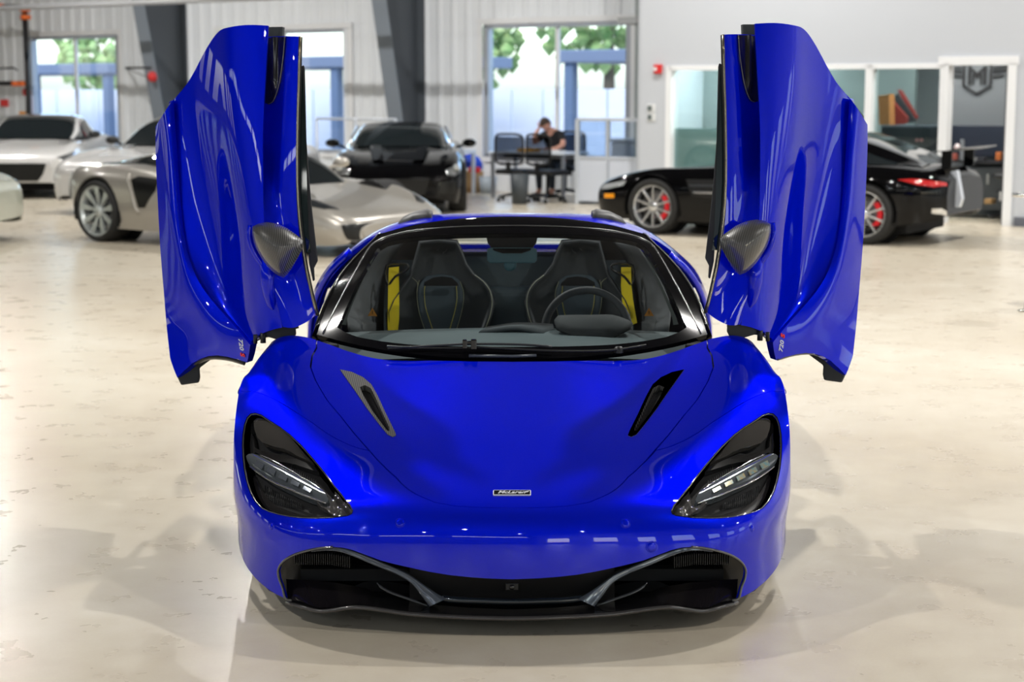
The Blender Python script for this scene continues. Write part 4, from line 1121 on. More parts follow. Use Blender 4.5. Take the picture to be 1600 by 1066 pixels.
OUTR = [
 [(271,156),(263,166),(256,177),(249,188),(243,198)],
 [(277,240),(269,243),(261,245),(253,247),(243.5,249)],
 [(283,320),(275,322),(266,324),(257,325),(247,326)],
 [(292,388),(283,391),(274,393),(263,395),(251,396)],
 [(309,437),(297,445),(284,451),(270,455),(256,457)],
 [(334,473),(317,486),(300,496),(281,503),(260,506)],
 [(364,507),(343,522),(320,535),(293,546),(265,553)],
 [(389,537),(372,556),(345,576),(310,592),(271,603)],
 [(401,552),(386,576),(356,600),(318,618),(276,630)],
]
OOFF = [
 [.335,.325,.335,.365,.410],
 [.325,.312,.325,.360,.410],
 [.310,.300,.315,.355,.408],
 [.280,.275,.300,.345,.402],
 [.235,.240,.275,.325,.385],
 [.185,.200,.245,.300,.360],
 [.125,.155,.205,.265,.330],
 [.070,.115,.170,.230,.295],
 [.055,.100,.155,.215,.280],
]
INR = [
 [(414,58),(428,57),(442,56.5),(456,56.5),(467,57)],
 [(412,130),(426,130),(440,130),(454,130),(465.5,130)],
 [(409,205),(424,205),(438,205),(452,205),(463,205)],
 [(409,280),(424,281),(438,282),(451,283),(462.5,284)],
 [(411,345),(427,347),(441,349),(454,351),(466,353)],
 [(415,405),(432,409),(447,413),(461,416),(475,418)],
 [(425,460),(441,462),(456,463),(471,461),(485,457)],
 [(442,511),(456,512.5),(468,509),(481,502),(494,492)],
]
IOFF = [
 [.100,.085,.060,.030,.020],[.100,.080,.050,.025,.015],[.085,.070,.045,.022,.012],[.060,.055,.038,.020,.012],
 [.020,.030,.030,.018,.012],[.004,.012,.018,.016,.012],[.002,.004,.010,.014,.014],[.002,.003,.008,.014,.020]]
MIRB = mat('mirror_glass', (.8, .82, .85), .02, 1.0)
for side in (0, 1):
    Q = (lambda x: x) if side == 0 else (lambda x: 1598.5 - x)
    DY = 0 if side == 0 else -3.0
    sg = -1 if side == 0 else 1
    U_ = lambda px, py, off: unp(Q(px), py + DY * (1 if py < 300 else 1.3), YT(py) + off)
    door = empty('door', (sg * .86, 1.36, .80)); adopt(door, CAR)
    def mk(rows, offs):
        s = Surf([[tuple(U_(a, b, o)) for (a, b), o in zip(r, of)] for r, of in zip(rows, offs)], res=8)
        if s.nrm(s.R / 2, s.C / 2)[0][1] > 0: s.flip = True
        return s
    MS, OS, IS = mk(MAINR, MOFF), mk(OUTR, OOFF), mk(INR, IOFF)
    rect = lambda s: [(0, 0), (0, s.C - 1), (s.R - 1, s.C - 1), (s.R - 1, 0)]
    def ins(pl, s):   # outline of the full patch, densified so that it follows curved edges
        return resample(pl, .25)
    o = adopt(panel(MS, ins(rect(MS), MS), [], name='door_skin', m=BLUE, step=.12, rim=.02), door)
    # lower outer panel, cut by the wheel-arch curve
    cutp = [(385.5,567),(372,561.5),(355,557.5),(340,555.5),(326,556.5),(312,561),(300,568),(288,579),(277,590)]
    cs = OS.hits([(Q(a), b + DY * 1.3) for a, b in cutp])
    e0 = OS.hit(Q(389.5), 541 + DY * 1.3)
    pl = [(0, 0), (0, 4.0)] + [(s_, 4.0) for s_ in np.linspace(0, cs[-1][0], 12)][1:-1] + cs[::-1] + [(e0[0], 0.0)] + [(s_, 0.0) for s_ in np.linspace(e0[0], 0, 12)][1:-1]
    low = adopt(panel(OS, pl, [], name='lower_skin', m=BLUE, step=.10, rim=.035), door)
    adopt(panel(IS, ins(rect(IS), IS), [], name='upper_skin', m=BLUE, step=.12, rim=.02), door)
    # black lower edge and foot of the panel
    ft = [[U_(a, b, o_) for a, b, o_ in ((277,588,.300),(300,568,.275),(326,556,.21),(355,557,.165),(384,566,.095))],
          [U_(a, b, o_) for a, b, o_ in ((278,590,.34),(302,571,.31),(327,559,.25),(355,560,.20),(384,568,.13))]]
    adopt(loft('arch_seal', ft, SATIN, None, thick=.01), low)
    foot_ = [(276,587),(283,602),(311,598),(313,589),(312,575),(335,558),(322,557),(306,564),(290,577)]
    f = MB().prism(foot_, 0.0, .10, fn=lambda u, v, h: U_(u, v, .300 + h)).build('door_foot', mat('foot_grey', (.022, .026, .03), .55), bevel=.006); adopt(f, door)
    # inner shell of the door: closes the back
    G = []
    for r, of in zip(MAINR, MOFF): G.append([U_(r[0][0] + 22, r[0][1] + 2, .10), U_(r[2][0], r[2][1] + 3, .16), U_(r[4][0] + 4, r[4][1] + 4, .28), U_(r[6][0] + 4, r[6][1] + 3, .40), U_(OUTR[min(8, MAINR.index(r))][4][0] + 10, r[7][1] + 26, .46)])
    o = MB().grid(np.array([[tuple(p) for p in q] for q in G])).build('door_lining', ALCAN, recalc=False); o.modifiers.new('s', 'SOLIDIFY').thickness = .02; adopt(o, door)
    # gloss trim rail along the inner edge, side glass and padded cap behind it
    rail = [(468.5,57),(467.5,90),(466.5,130),(465,170),(464.3,205),(463.8,245),(464,285),(465.5,320),(468.5,353),(473,390),(478,420),(486,457),(491,477),(495.5,493)]
    adopt(MB().tube([tuple(U_(a, b, .015)) for a, b in rail], .0048, 8).build('glass_rail', mat('rail_bronze', (.33, .29, .22), .18, .9)), door)
    adopt(MB().tube([tuple(U_(a + 2.6, b + 1, .03)) for a, b in rail], .0042, 8).build('rail_seal', MATTE), door)
    sg_ = [(466,102),(471,102),(476,160),(479,230),(480,300),(482,360),(486,395),(478,395),(470,350),(466,290),(466,200)]
    adopt(MB().prism(sg_, .05, .056, fn=lambda u, v, h: U_(u, v, h)).build('side_glass', mat('side_glass', (.010, .022, .018), .03, 0, 1.0)), door)
    cap = [(471,103),(475,101.5),(476.5,108),(477.5,150),(479,220),(483.5,282),(488,330),(496,400),(497,407),(491,419),(492,438),(489,440),(483,412),(480,360),(478,290),(476,220),(473,160)]
    o = adopt(MB().prism(cap, .06, .15, fn=lambda u, v, h: U_(u, v, h)).build('door_cap', mat('cap_grey', (.035, .036, .038), .6), bevel=.006), door)
    # black air pocket at the top between the two skins
    pk = [(416,60),(432,58.5),(446.5,58),(445,80),(442,105),(438,130),(433,148),(427,160),(420,163),(411,160),(411,110)]
    o = panel(IS, IS.hits([(Q(a), b + DY) for a, b in pk]), [], off=.003, name='air_pocket', m=mat('pocket_bronze', (.022, .020, .018), .16, .2, .9), step=.06, rim=.01,
              dent=lambda S, T, P: .016 * np.exp(-((proj(P)[:, 0] - Q(429)) / 5.0) ** 2) * np.clip((165 - proj(P)[:, 1]) / 40, 0, 1)); adopt(o, door)
    adopt(MB().tube(smooth_poly([tuple(IS.at(Q(a), b + DY, .006)) for a, b in [(446.5,58),(445,80),(442,105),(438,130),(433,148),(427,160),(420,163)]], 3, closed=False), .0022, 6).build('pocket_rim', mat('frame_trim')), o)
    # door mirror: blue arm and carbon shell
    out = [(394,354),(404,349),(416,346.6),(427,348),(437,351),(448,356),(457.6,362.6),(466,369),(473.6,376),(473,388),(468,398),(463,407.6),(456,420),(449,429),(443,434),(434,431),(425.7,424.8),(417,416),(409,405),(401,391),(396,377),(393.5,364)]
    c = np.array((432, 386)); rings = []
    for f in (1.0, .995, .95, .86, .72, .55, .36, .18, .0):
        h = .10 * math.sqrt(max(0, 1 - f ** 2.2)) + .0
        rings.append([tuple(U_(c[0] + (a - c[0]) * f, c[1] + (b - c[1]) * f, -.05 - h)) for a, b in out + out[:1]])
    sh = MB().grid(np.array(rings)).build('mirror_shell', CARBON, weld=True); adopt(sh, door)
    back = [tuple(U_(a, b, -.048)) for a, b in out]; bb = [tuple(U_(c[0] + (a - c[0]) * .9, c[1] + (b - c[1]) * .9, -.02)) for a, b in out]
    bmb = MB().add(back + bb, [(i, (i + 1) % 22, 22 + (i + 1) % 22, 22 + i) for i in range(22)] + [tuple(range(22, 44))], False); adopt(bmb.build('mirror_case', BLUE), sh)
    bl = [[tuple(U_(x + dx, y, o_)) for x, y, o_ in ((392,352,-.03),(389.5,366,-.03),(392,382,-.03),(400,399,-.025),(411,414,-.02),(424,428,-.01))] for dx in (0, )]
    adopt(MB().tube(smooth_poly(bl[0], 4, closed=False), .012, 10).build('mirror_arm', BLUE), sh)
    arm = []
    for px, py, w, o_ in ((417, 400, 13, -.02), (417, 425, 12, -.035), (418, 445, 11, -.035), (420, 462, 9, -.028), (423, 477, 6, -.015), (427, 486, 2, .0)):
        arm.append([tuple(U_(px + w * math.cos(a) * .95, py, o_ - .018 * math.sin(a) * w / 10 + .012)) for a in np.linspace(0, PI, 9)])
    adopt(MB().grid(np.array(arm)).build('mirror_stalk', BLUE), door)
    # crease in the front corner of the skin and hinge arm
    hz = [(447,506),(462,510),(463,522),(459,529),(466,533),(440,533),(420,527),(405,529),(402,523),(425,513)]
    o = adopt(MB().prism(hz, .05, .13, fn=lambda u, v, h: U_(u, v, h)).build('hinge_arm', mat('hinge_black', (.012, .014, .017), .4), bevel=.006), door)
    adopt(MB().lathe([(0, -.02), (.011, -.02), (.011, .02), (0, .02)], 14, c=U_(411, 528, .04)).lathe([(0, -.015), (.008, -.015), (.008, .02), (0, .02)], 14, c=U_(399, 531, .04)).build('hinge_bolt', SATIN), o)
    adopt(MB().tube([tuple(U_(455, 515, .10)), tuple(U_(430, 560, .30))], .013, 10).build('gas_strut', SATIN), door)
    # model number on the panel near the front corner (red block below white figures)
    p = OS.at(Q(379.5), 538 + DY * 1.3, .004); s_, t_ = OS.hit(Q(379.5), 538 + DY); n = Vector(OS.nrm(s_, t_)[0])
    A = OS.at(Q(375.5), 523 + DY * 1.3, .004); B = OS.at(Q(380.5), 560 + DY * 1.3, .004)
    d = (B - A).normalized() if side == 0 else (A - B).normalized()
    n = (n - d * n.dot(d)).normalized(); x = d; y = n.cross(x)
    R = Matrix((x, y, n)).transposed().to_4x4(); R.translation = (A + B) / 2
    WH = mat('badge_white', (.8, .82, .85), .3)
    adopt(text_mesh('model_number', '720', .030, WH, R @ Matrix.Translation((-.010, 0, 0)), None, .0006, .3, 1.0, bold=.0006), low)
    adopt(text_mesh('model_letter', 'S', .030, mat('badge_red', (.85, .02, .015), .3), R @ Matrix.Translation((.030, 0, 0)), None, .0006, .3, 1.0, bold=.0016), low)

# ---- cabin
SUEDE = ALCAN
def cab(o): return adopt(o, CAR)
# dashboard: top surface falls from the screen base into the cabin
dash = MB()
rows = []
for (y, z) in ((1.28, .700), (1.45, .735), (1.62, .748), (1.74, .750), (1.82, .735), (1.85, .67), (1.84, .52)):
    rows.append([(x, y + .10 * abs(x / .72) ** 2, z - .035 * abs(x / .72) ** 2) for x in np.linspace(-.72, .72, 17)])
cab(dash.grid(np.array(rows)).build('dashboard', mat('dash_suede', (.055, .078, .084), .8)))
# instrument hood in front of the driver
def U2(px, py, y): return tuple(unp(px, py, y))
hood_r = [
 [U2(870, 512, 1.60), U2(893, 522, 1.58), U2(922, 529, 1.58), U2(955, 527, 1.58), U2(984, 512, 1.62)],
 [U2(866, 500, 1.66), U2(893, 508, 1.62), U2(925, 512, 1.60), U2(958, 509, 1.62), U2(989, 505, 1.66)],
 [U2(872, 493, 1.72), U2(895, 492, 1.70), U2(925, 492, 1.69), U2(958, 492, 1.70), U2(982, 500, 1.72)],
 [U2(878, 496, 1.80), U2(900, 495, 1.80), U2(925, 495, 1.80), U2(955, 495, 1.80), U2(978, 502, 1.80)]]
cab(loft('instrument_hood', [[Vector(p) for p in r] for r in hood_r], mat('hood_suede', (.018, .021, .023), .85), None, thick=.012))
for c0, c1 in ((748, 868), ):
    pl = [[Vector(U2(c0, 519, 1.62)), Vector(U2((c0 + c1) / 2, 512, 1.62)), Vector(U2(c1, 526, 1.60))],
          [Vector(U2(c0 + 10, 511, 1.80)), Vector(U2((c0 + c1) / 2, 504, 1.80)), Vector(U2(c1 - 4, 506, 1.80))]]
    cab(loft('dash_pad', pl, SUEDE, None, thick=.012))
# steering wheel (left-hand drive: right in the picture)
cw = Vector(unp(917, 517, 1.98)); Rw = Matrix.Rotation(math.radians(-22), 4, 'X'); Mw = Matrix.Translation(cw) @ Rw
ring = [(.178 * math.cos(a), 0, .178 * math.sin(a)) for a in np.linspace(0, 2 * PI, 49)[:-1]]
sw = cab(MB().tube(ring, .0165, 12, M=Mw, closed=True).build('steering_wheel', mat('wheel_suede', (.045, .05, .055), .7)))
adopt(MB().box((0, .01, 0), (.13, .04, .11), M=Mw).box((-.11, 0, 0), (.12, .015, .035), M=Mw).box((.11, 0, 0), (.12, .015, .035), M=Mw).box((0, 0, -.11), (.04, .015, .12), M=Mw).build('hub', SATIN, bevel=.01), sw)
STITCH = mat('yellow_stitch', (.55, .48, .10), .6)
BELT = mat('yellow_belt', (1.0, .76, .008), .6, bump=(900, .2))
for side in (0, 1):
    Q = (lambda x: x) if side == 0 else (lambda x: 1592 - x)
    def T_(px, py, y): return tuple(unp(Q(px), py, y))
    # shell: outline of the seat from the front, extruded back with rounded wings
    outl = [(655,377),(684,373.5),(714,376),(722,392),(729,412),(741,428),(757,440),(768,455),(772,472),(768,492),(760,520),(700,540),(640,540),(606,520),(604,490),(612,470),(628,448),(640,430),(646,410),(651,392)]
    c = (686, 450)
    def shell(f, y0, y1):
        return [T_(c[0] + (a - c[0]) * f, c[1] + (b - c[1]) * f, lerp(y0, y1, 0)) for a, b in outl + outl[:1]]
    yb = lambda py: 2.32 + (540 - py) * .0016
    rings = []
    for f, dy in ((1.0, .16), (1.02, .06), (1.0, .0), (.955, -.018), (.90, .01), (.80, .045), (.6, .06), (.3, .065), (.0, .065)):
        rings.append([T_(c[0] + (a - c[0]) * f, c[1] + (b - c[1]) * f, yb(c[1] + (b - c[1]) * f) + dy) for a, b in outl + outl[:1]])
    seat = cab(MB().grid(np.array(rings)).build('seat', mat('seat_suede', (.038, .044, .048), .8), weld=True))
    # insert
    ins_ = [(668,431),(690,428.5),(708,431),(718,438),(723,452),(724,470),(720,492),(713,518),(708,534),(666,534),(660,510),(654,488),(652,466),(654,446),(660,436)]
    ci = (688, 478)
    def ringi(f, dy): return [T_(ci[0] + (a - ci[0]) * f, ci[1] + (b - ci[1]) * f, yb(ci[1] + (b - ci[1]) * f) + dy) for a, b in ins_ + ins_[:1]]
    o = MB().grid(np.array([ringi(1.0, .06), ringi(1.0, .035), ringi(.95, .026), ringi(.85, .028), ringi(.5, .03), ringi(.0, .03)])).build('backrest_insert', mat('insert_leather', (.050, .072, .088), .65), weld=True); adopt(o, seat)
    hd = [(663,441),(676,434),(690,432),(706,434),(715,442),(717,447),(662,447)]
    adopt(MB().prism(hd, 0, .02, fn=lambda u, v, h: T_(u, v, 2.40 + h + .04)).build('harness_slot', MATTE), seat)
    for ln in ([(664,447),(663,460),(665,480),(671,500),(677,518)], [(713,447),(714,465),(711,485),(706,503),(702,518)]):
        adopt(MB().tube(smooth_poly([T_(a, b, yb(b) + .022) for a, b in ln], 3, closed=False), .0016, 5).build('stitching', STITCH), seat)
    for ln, dd in (([(742,430),(757,442),(766,456),(769,472),(766,492),(759,512)], -.018), ([(641,432),(652,441),(653,446)], .02), ([(655,438),(652,452),(652,470),(656,492),(664,516)], .03), ([(719,440),(724,455),(724,472),(720,492),(713,516)], .03)):
        adopt(MB().tube(smooth_poly([T_(a, b, yb(b) + dd - .006) for a, b in ln], 3, closed=False), .0014, 5).build('stitching', mat('pale_stitch', (.32, .33, .22), .6)), seat)
    # emblem pressed into the headrest
    adopt(MB().tube(smooth_poly([T_(a, b, yb(b) + .042) for a, b in ((683,391),(690,386),(697,387),(698,391),(692,396))], 4, closed=False), .0022, 6).build('headrest_emblem', mat('emblem_grey', (.06, .065, .07), .5)), seat)
    # seat base
    bx = MB().box(((-.37 if side == 0 else .37), 2.10, .38), (.48, .50, .20)).build('seat_cushion', mat('seat_suede'), bevel=.05, seg=4); adopt(bx, seat)
    # yellow belt with its slot in the bulkhead
    if side == 0: bl = [[(607.5,419),(623.5,417)],[(607,440),(623,428)],[(606.5,450),(623.5,444)],[(606,480),(624,478)],[(605.5,500),(623.5,500)],[(606,517),(622,517)]]
    else: bl = [[(970.5,418),(986,418)],[(970.5,438),(986.5,441)],[(970,446),(986.5,446)],[(972,470),(989,468)],[(976,488),(992,486)],[(984.5,509),(995.5,505)]]
    bm_ = [[tuple(unp(a, b, 2.52 - (b - 417) * .0018)), tuple(unp(c_, d_, 2.52 - (d_ - 417) * .0018))] for (a, b), (c_, d_) in bl]
    o = cab(MB().grid(np.array(bm_), smooth=False).build('seat_belt', BELT, recalc=False)); o.modifiers.new('s', 'SOLIDIFY').thickness = .003
    q = [(604,415),(636,413.5),(638,418),(633,424),(618,432),(606,446)]
    X = (lambda x: x) if side == 0 else (lambda x: 1593 - x)
    adopt(MB().tube(smooth_poly([tuple(unp(X(a), b, 2.47)) for a, b in q], 3), .0055, 8, closed=True).build('belt_guide', mat('guide_black', (.02, .02, .02), .2, 0, .8)), o)
    # warning triangle
    tx = 582 if side == 0 else 1014
    tri = [(tx, 481), (tx + 7.5, 494), (tx - 7.5, 494)]
    o = cab(MB().prism(tri, 0, .002, fn=lambda u, v, h: tuple(unp(u, v, 2.20 + h))).build('warning_label', mat('label_orange', (.85, .32, .03), .5)))
    adopt(MB().prism([(tx - .6, 486), (tx + .6, 486), (tx + .4, 491), (tx - .4, 491)], -.002, 0, fn=lambda u, v, h: tuple(unp(u, v, 2.20 + h))).build('label_mark', MATTE), o)
    # door-side interior: pillar lining behind the screen edge
    lin = [[tuple(unp(X(a), b, y)) for a, b, y in ((596,384,2.42),(560,440,2.30),(545,480,2.15),(548,520,1.95))],
           [tuple(unp(X(a), b, y)) for a, b, y in ((632,378,2.60),(608,415,2.56),(600,470,2.52),(600,525,2.45))]]
    cab(loft('quarter_lining', [[Vector(p) for p in r] for r in lin], mat('lining_suede', (.035, .04, .044), .8), None, thick=.01))
    gl = [(533,507),(536,497),(548,470),(562,440),(577,411),(586,400),(580,412),(566,440),(553,470),(543,495),(541,508)]
    cab(MB().prism([(X(a), b) for a, b in gl], 0, .004, fn=lambda u, v, h: tuple(unp(u, v, 1.9 + h))).build('pillar_lining', mat('pillar_grey', (.10, .115, .11), .6)))
# bulkhead with rear window above it
bkh = [[(x, 2.66, .2) for x in np.linspace(-.72, .72, 9)], [(x, 2.62, .62) for x in np.linspace(-.72, .72, 9)], [(x, 2.66, .88) for x in np.linspace(-.70, .70, 9)], [(x, 2.72, .945) for x in np.linspace(-.66, .66, 9)], [(x, 2.9, .955) for x in np.linspace(-.62, .62, 9)]]
cab(MB().grid(np.array(bkh)).build('bulkhead', mat('bulkhead_leather', (.038, .056, .066), .55), recalc=False))
for sx in (-1, 1):
    cab(MB().box((sx * .47, 2.76, .98), (.22, .10, .20)).build('hoop_post', MATTE, bevel=.03))
cab(MB().box((0, 2.60, .70), (.34, .10, .25)).build('bulkhead_pad', mat('bulkhead_leather'), bevel=.04, seg=4))
cab(MB().box((0, 2.2, .30), (.20, .9, .22)).build('centre_tunnel', SATIN, bevel=.03))
# inside mirror and sensor pod
pod = [(757,359),(843,359),(838,380),(830,391),(815,396),(785,396),(770,391),(762,380)]
cab(MB().prism(pod, 0, .05, fn=lambda u, v, h: tuple(unp(u, v, 2.04 + h - (v - 375) * .0045))).build('sensor_pod', MATTE, bevel=.008))
mi = cab(MB().prism([(761,389),(766,387),(834,387),(839,390),(839,407),(835,411),(765,411),(761,407)], 0, .03, fn=lambda u, v, h: tuple(unp(u, v, 1.98 + h))).build('rear_view_mirror', mat('mirror_case', (.06, .15, .19), .35), bevel=.004))
adopt(MB().lathe([(0, 0), (.012, 0), (.026, .002), (.028, .008), (.0, .02)], 24, 'y', c=unp(797, 414, 1.99)).build('mirror_button', mat('mirror_case')), mi)
# wheels and brakes
TYRE = mat('tyre_rubber', (.018, .018, .018), .65)
ALLOY = mat('alloy_silver', (.62, .63, .65), .22, .9)
def make_wheel(name, M, r=.33, w=.25, spokes=10, alloy=None, caliper=None, rim_r=.74, style=0, parent=None):
    "wheel lying in the plane normal to local x, outside towards +x"
    alloy = alloy or ALLOY
    hw = w / 2; rr = r * rim_r
    ty = MB().lathe([(rr, -hw * .85), (rr * 1.05, -hw), (r * .93, -hw), (r * .985, -hw * .8), (r, -hw * .4), (r, hw * .4), (r * .985, hw * .8), (r * .93, hw), (rr * 1.05, hw), (rr, hw * .85)], 48, 'x', M=M).build(name, TYRE)
    rm = MB().lathe([(rr * .93, -hw * .8), (rr * .90, hw * .3), (rr * .96, hw * .86), (rr * 1.02, hw * .93), (rr * 1.02, hw * .85)], 48, 'x', M=M).build('rim', alloy); 
    sp = []
    for k in range(spokes):
        a = 2 * PI * k / spokes
        R = M @ Matrix.Rotation(a, 4, 'X')
        if style == 0:
            vs = [(hw * .72, -.016, rr * .15), (hw * .72, .016, rr * .15), (hw * .78, .011, rr * .95), (hw * .78, -.011, rr * .95), (hw * .35, -.02, rr * .15), (hw * .35, .02, rr * .15), (hw * .55, .015, rr * .95), (hw * .55, -.015, rr * .95)]
        else:
            vs = [(hw * .62, -.012, rr * .15), (hw * .62, .012, rr * .15), (hw * .84, .040, rr * .97), (hw * .84, -.040, rr * .97), (hw * .3, -.012, rr * .15), (hw * .3, .012, rr * .15), (hw * .6, .02, rr * .95), (hw * .6, -.02, rr * .95)]
        sp.append(MB().add(vs, [(0, 1, 2, 3), (7, 6, 5, 4), (0, 3, 7, 4), (1, 5, 6, 2), (3, 2, 6, 7), (0, 4, 5, 1)], False, R).build('spoke', alloy, bevel=.004))
    hub = MB().lathe([(rr * .24, hw * .3), (rr * .24, hw * .72), (rr * .20, hw * .80), (rr * .08, hw * .82), (0, hw * .82)], 24, 'x', M=M).build('hub', alloy)
    disc = MB().lathe([(rr * .2, .0), (rr * .78, .0), (rr * .78, -.02), (rr * .2, -.02)], 32, 'x', M=M).build('brake_disc', mat('disc_steel', (.25, .25, .26), .35, .9))
    well = MB().lathe([(rr * .93, -hw * .5), (0, -hw * .5)], 24, 'x', M=M).build('wheel_back', MATTE)
    ch = [rm, hub, disc, well] + sp
    if caliper:
        cp = MB()
        for k in range(5):
            a = math.radians(-48 + 20 * k) ; 
            cp.box((hw * .30, rr * .68 * math.cos(a), rr * .68 * math.sin(a)), (.06, .085, .06), M=M, R=Matrix.Rotation(a, 3, 'X') @ Matrix.Rotation(PI / 2, 3, 'X'))
        ch.append(cp.build('caliper', caliper, bevel=.008))
    for o in ch: adopt(o, ty)
    return ty
for (x, y, r, w) in ((-.825, 1.0, .330, .24), (.825, 1.0, .330, .24), (-.80, 3.60, .345, .30), (.80, 3.60, .345, .30)):
    M = Matrix.Translation((x, y, r)) @ (Matrix.Rotation(PI, 4, 'Z') if x < 0 else Matrix.Identity(4))
    adopt(make_wheel('wheel', M, r, w, 10, mat('dark_alloy', (.05, .05, .055), .25, .8), mat('caliper_blue', (.02, .05, .5), .3)), CAR)
for sx in (-1, 1):   # wheel-house liners
    for (yc, zc, r) in ((1.0, .33, .345), (3.60, .345, .375)):
        adopt(MB().grid(np.array([[(sx * x, yc + r * math.cos(a), zc + r * math.sin(a)) for a in np.linspace(-.35, PI + .35, 24)] for x in (.72, .925)])).build('wheel_house', MATTE), CAR)

# ================================================================== the other cars
def sfind(surf, p, near=None):
    "(s,t) of the surface point nearest to p"
    surf.dense(); P = surf._pt; k = int(np.argmin(((P - np.array(p)) ** 2).sum(1)))
    s_, t_ = surf._st[k]
    for _ in range(6):
        e = .01
        s_ = min(max(s_, e), surf.R - 1 - e); t_ = min(max(t_, e), surf.C - 1 - e)
        q = surf.ev(s_, t_)[0]; ds = (surf.ev(s_ + e, t_)[0] - q) / e; dt = (surf.ev(s_, t_ + e)[0] - q) / e
        r = np.array(p) - q
        d = np.linalg.lstsq(np.stack([ds, dt], 1), r, rcond=None)[0]
        d = np.clip(d, -.3, .3); s_ += d[0]; t_ += d[1]
    return (float(min(max(s_, 0), surf.R - 1)), float(min(max(t_, 0), surf.C - 1)))
def body_surf(secs):
    "secs: (y, half width, z centre, z shoulder, z foot); half sections from centre to foot"
    rows = []
    for (y, w, zc, zs, zb) in secs:
        rows.append([(0, y, zc), (.36 * w, y, zc), (.66 * w, y, lerp(zc, zs, .45)), (.86 * w, y, zs), (.965 * w, y, lerp(zs, zb, .16)), (w, y, lerp(zs, zb, .42)), (.985 * w, y, lerp(zs, zb, .74)), (.94 * w, y, zb)])
    s = Surf(full(rows), res=5)
    if s.nrm(s.R / 2, (s.C - 1) / 2)[0][2] < 0: s.flip = True
    return s
def house_surf(secs):
    "greenhouse: (y, half width at belt, half width of roof, z belt, z roof)"
    rows = []
    for (y, wb, wt, zb, zt) in secs:
        rows.append([(0, y, zt), (.5 * wt, y, zt - .004), (.88 * wt, y, lerp(zt, zb, .06)), (lerp(wt, wb, .18), y, lerp(zt, zb, .22)), (lerp(wt, wb, .55), y, lerp(zt, zb, .6)), (wb, y, zb)])
    s = Surf(full(rows), res=5)
    if s.nrm(s.R / 2, (s.C - 1) / 2)[0][2] < 0: s.flip = True
    return s
AUTO_GLASS = mat('car_glass_dark', (.010, .014, .016), .04, 0, 1.0)
def car(name, label, paint, secs, house, roof_s, arches, wheels, hubw=None, alloy=None, caliper=None, spokes=10, style=0, roofm=None, rim_r=.74, pillars=True):
    root = empty(name); tag(root, label, 'car'); PAINTS[root.name] = paint
    B = body_surf(secs); n = B.C - 1
    holes = []
    for (yc, zc, r) in arches:
        for sg in (-1, 1):
            st = []
            side_t = [t for t in (0, n)]
            for a in np.linspace(0, 2 * PI, 25)[:-1]:
                y = yc + r * math.cos(a); z = zc + r * math.sin(a)
                w = float(np.interp(y, [q[0] for q in secs], [q[1] for q in secs])); zb = float(np.interp(y, [q[0] for q in secs], [q[4] for q in secs]))
                if z < zb + .02: 
                    z = zb - .0
                st.append(sfind(B, (sg * w, y, z)))
            holes.append(st)
    # keep hole points inside the outline
    outline = [(0, .0), (0, n), (B.R - 1, n), (B.R - 1, 0)]
    e = .03
    holes = [[(min(max(s_, e), B.R - 1 - e), min(max(t_, e), n - e)) for s_, t_ in h] for h in holes]
    panel(B, outline, holes, name='body', m=paint, step=.22, rim=.015, parent=root)
    if house:
        H = house_surf(house); m_ = H.C - 1
        panel(H, [(0, 0), (0, m_), (H.R - 1, m_), (H.R - 1, 0)], [], name='glasshouse', m=AUTO_GLASS, step=.3, rim=0, parent=root)
        s0, s1 = roof_s
        panel(H, [(s0, 2.2), (s0 - .12, m_ / 2), (s0, m_ - 2.2), (s1, m_ - 2.2), (s1, 2.2)], [], off=.004, name='roof', m=roofm or paint, step=.25, rim=.01, parent=root)
        for sg in (-1, 1):
            T = lambda t: t if sg < 0 else m_ - t
            pl = [(0.05, T(.55)), (.05, T(1.3)), (s0 * .6, T(2.25)), (s0, T(2.6)), (s0 + .3, T(2.3)), (s1, T(2.5)), (H.R - 1.3, T(1.9)), (H.R - 1.05, T(.1)), (H.R - 1.4, T(.1)), (s1 - .1, T(1.6)), (s0 + .3, T(1.75)), (s0, T(1.8)), (s0 * .55, T(1.25))]
            if pillars: panel(H, pl, [], off=.004, name='pillar', m=paint, step=.2, rim=.008, parent=root)
    for (y, x, r, w) in wheels:
        for sg in (-1, 1):
            M = Matrix.Translation((sg * x, y, r)) @ (Matrix.Rotation(PI, 4, 'Z') if sg < 0 else Matrix.Identity(4))
            wv = make_wheel('wheel', M, r, w, spokes, alloy, caliper, rim_r, style); wv.parent = root
            MB().grid(np.array([[(sg * xx, y + (r * 1.13) * math.cos(a), r + (r * 1.13) * math.sin(a)) for a in np.linspace(-.3, PI + .3, 20)] for xx in (x - w * .9, x + w * .42)])).build('wheel_house', MATTE, root)
            MB().lathe([(0, 0), (r * 1.12, 0)], 28, 'x', M=Matrix.Translation((sg * (x - w * .9), y, r))).build('wheel_house_back', MATTE, root)
    y0, y1 = secs[0][0], secs[-1][0]
    MB().box((0, (y0 + y1) / 2, .17), (1.3, (y1 - y0) * .80, .10)).build('underbody', MATTE, root)
    return root, B
def patch(B, pts, name, m, root, off=.004, rim=.01, step=.1, dent=None):
    st = [sfind(B, p) for p in pts]
    return panel(B, st, [], off=off, name=name, m=m, step=step, rim=rim, parent=root, dent=dent)
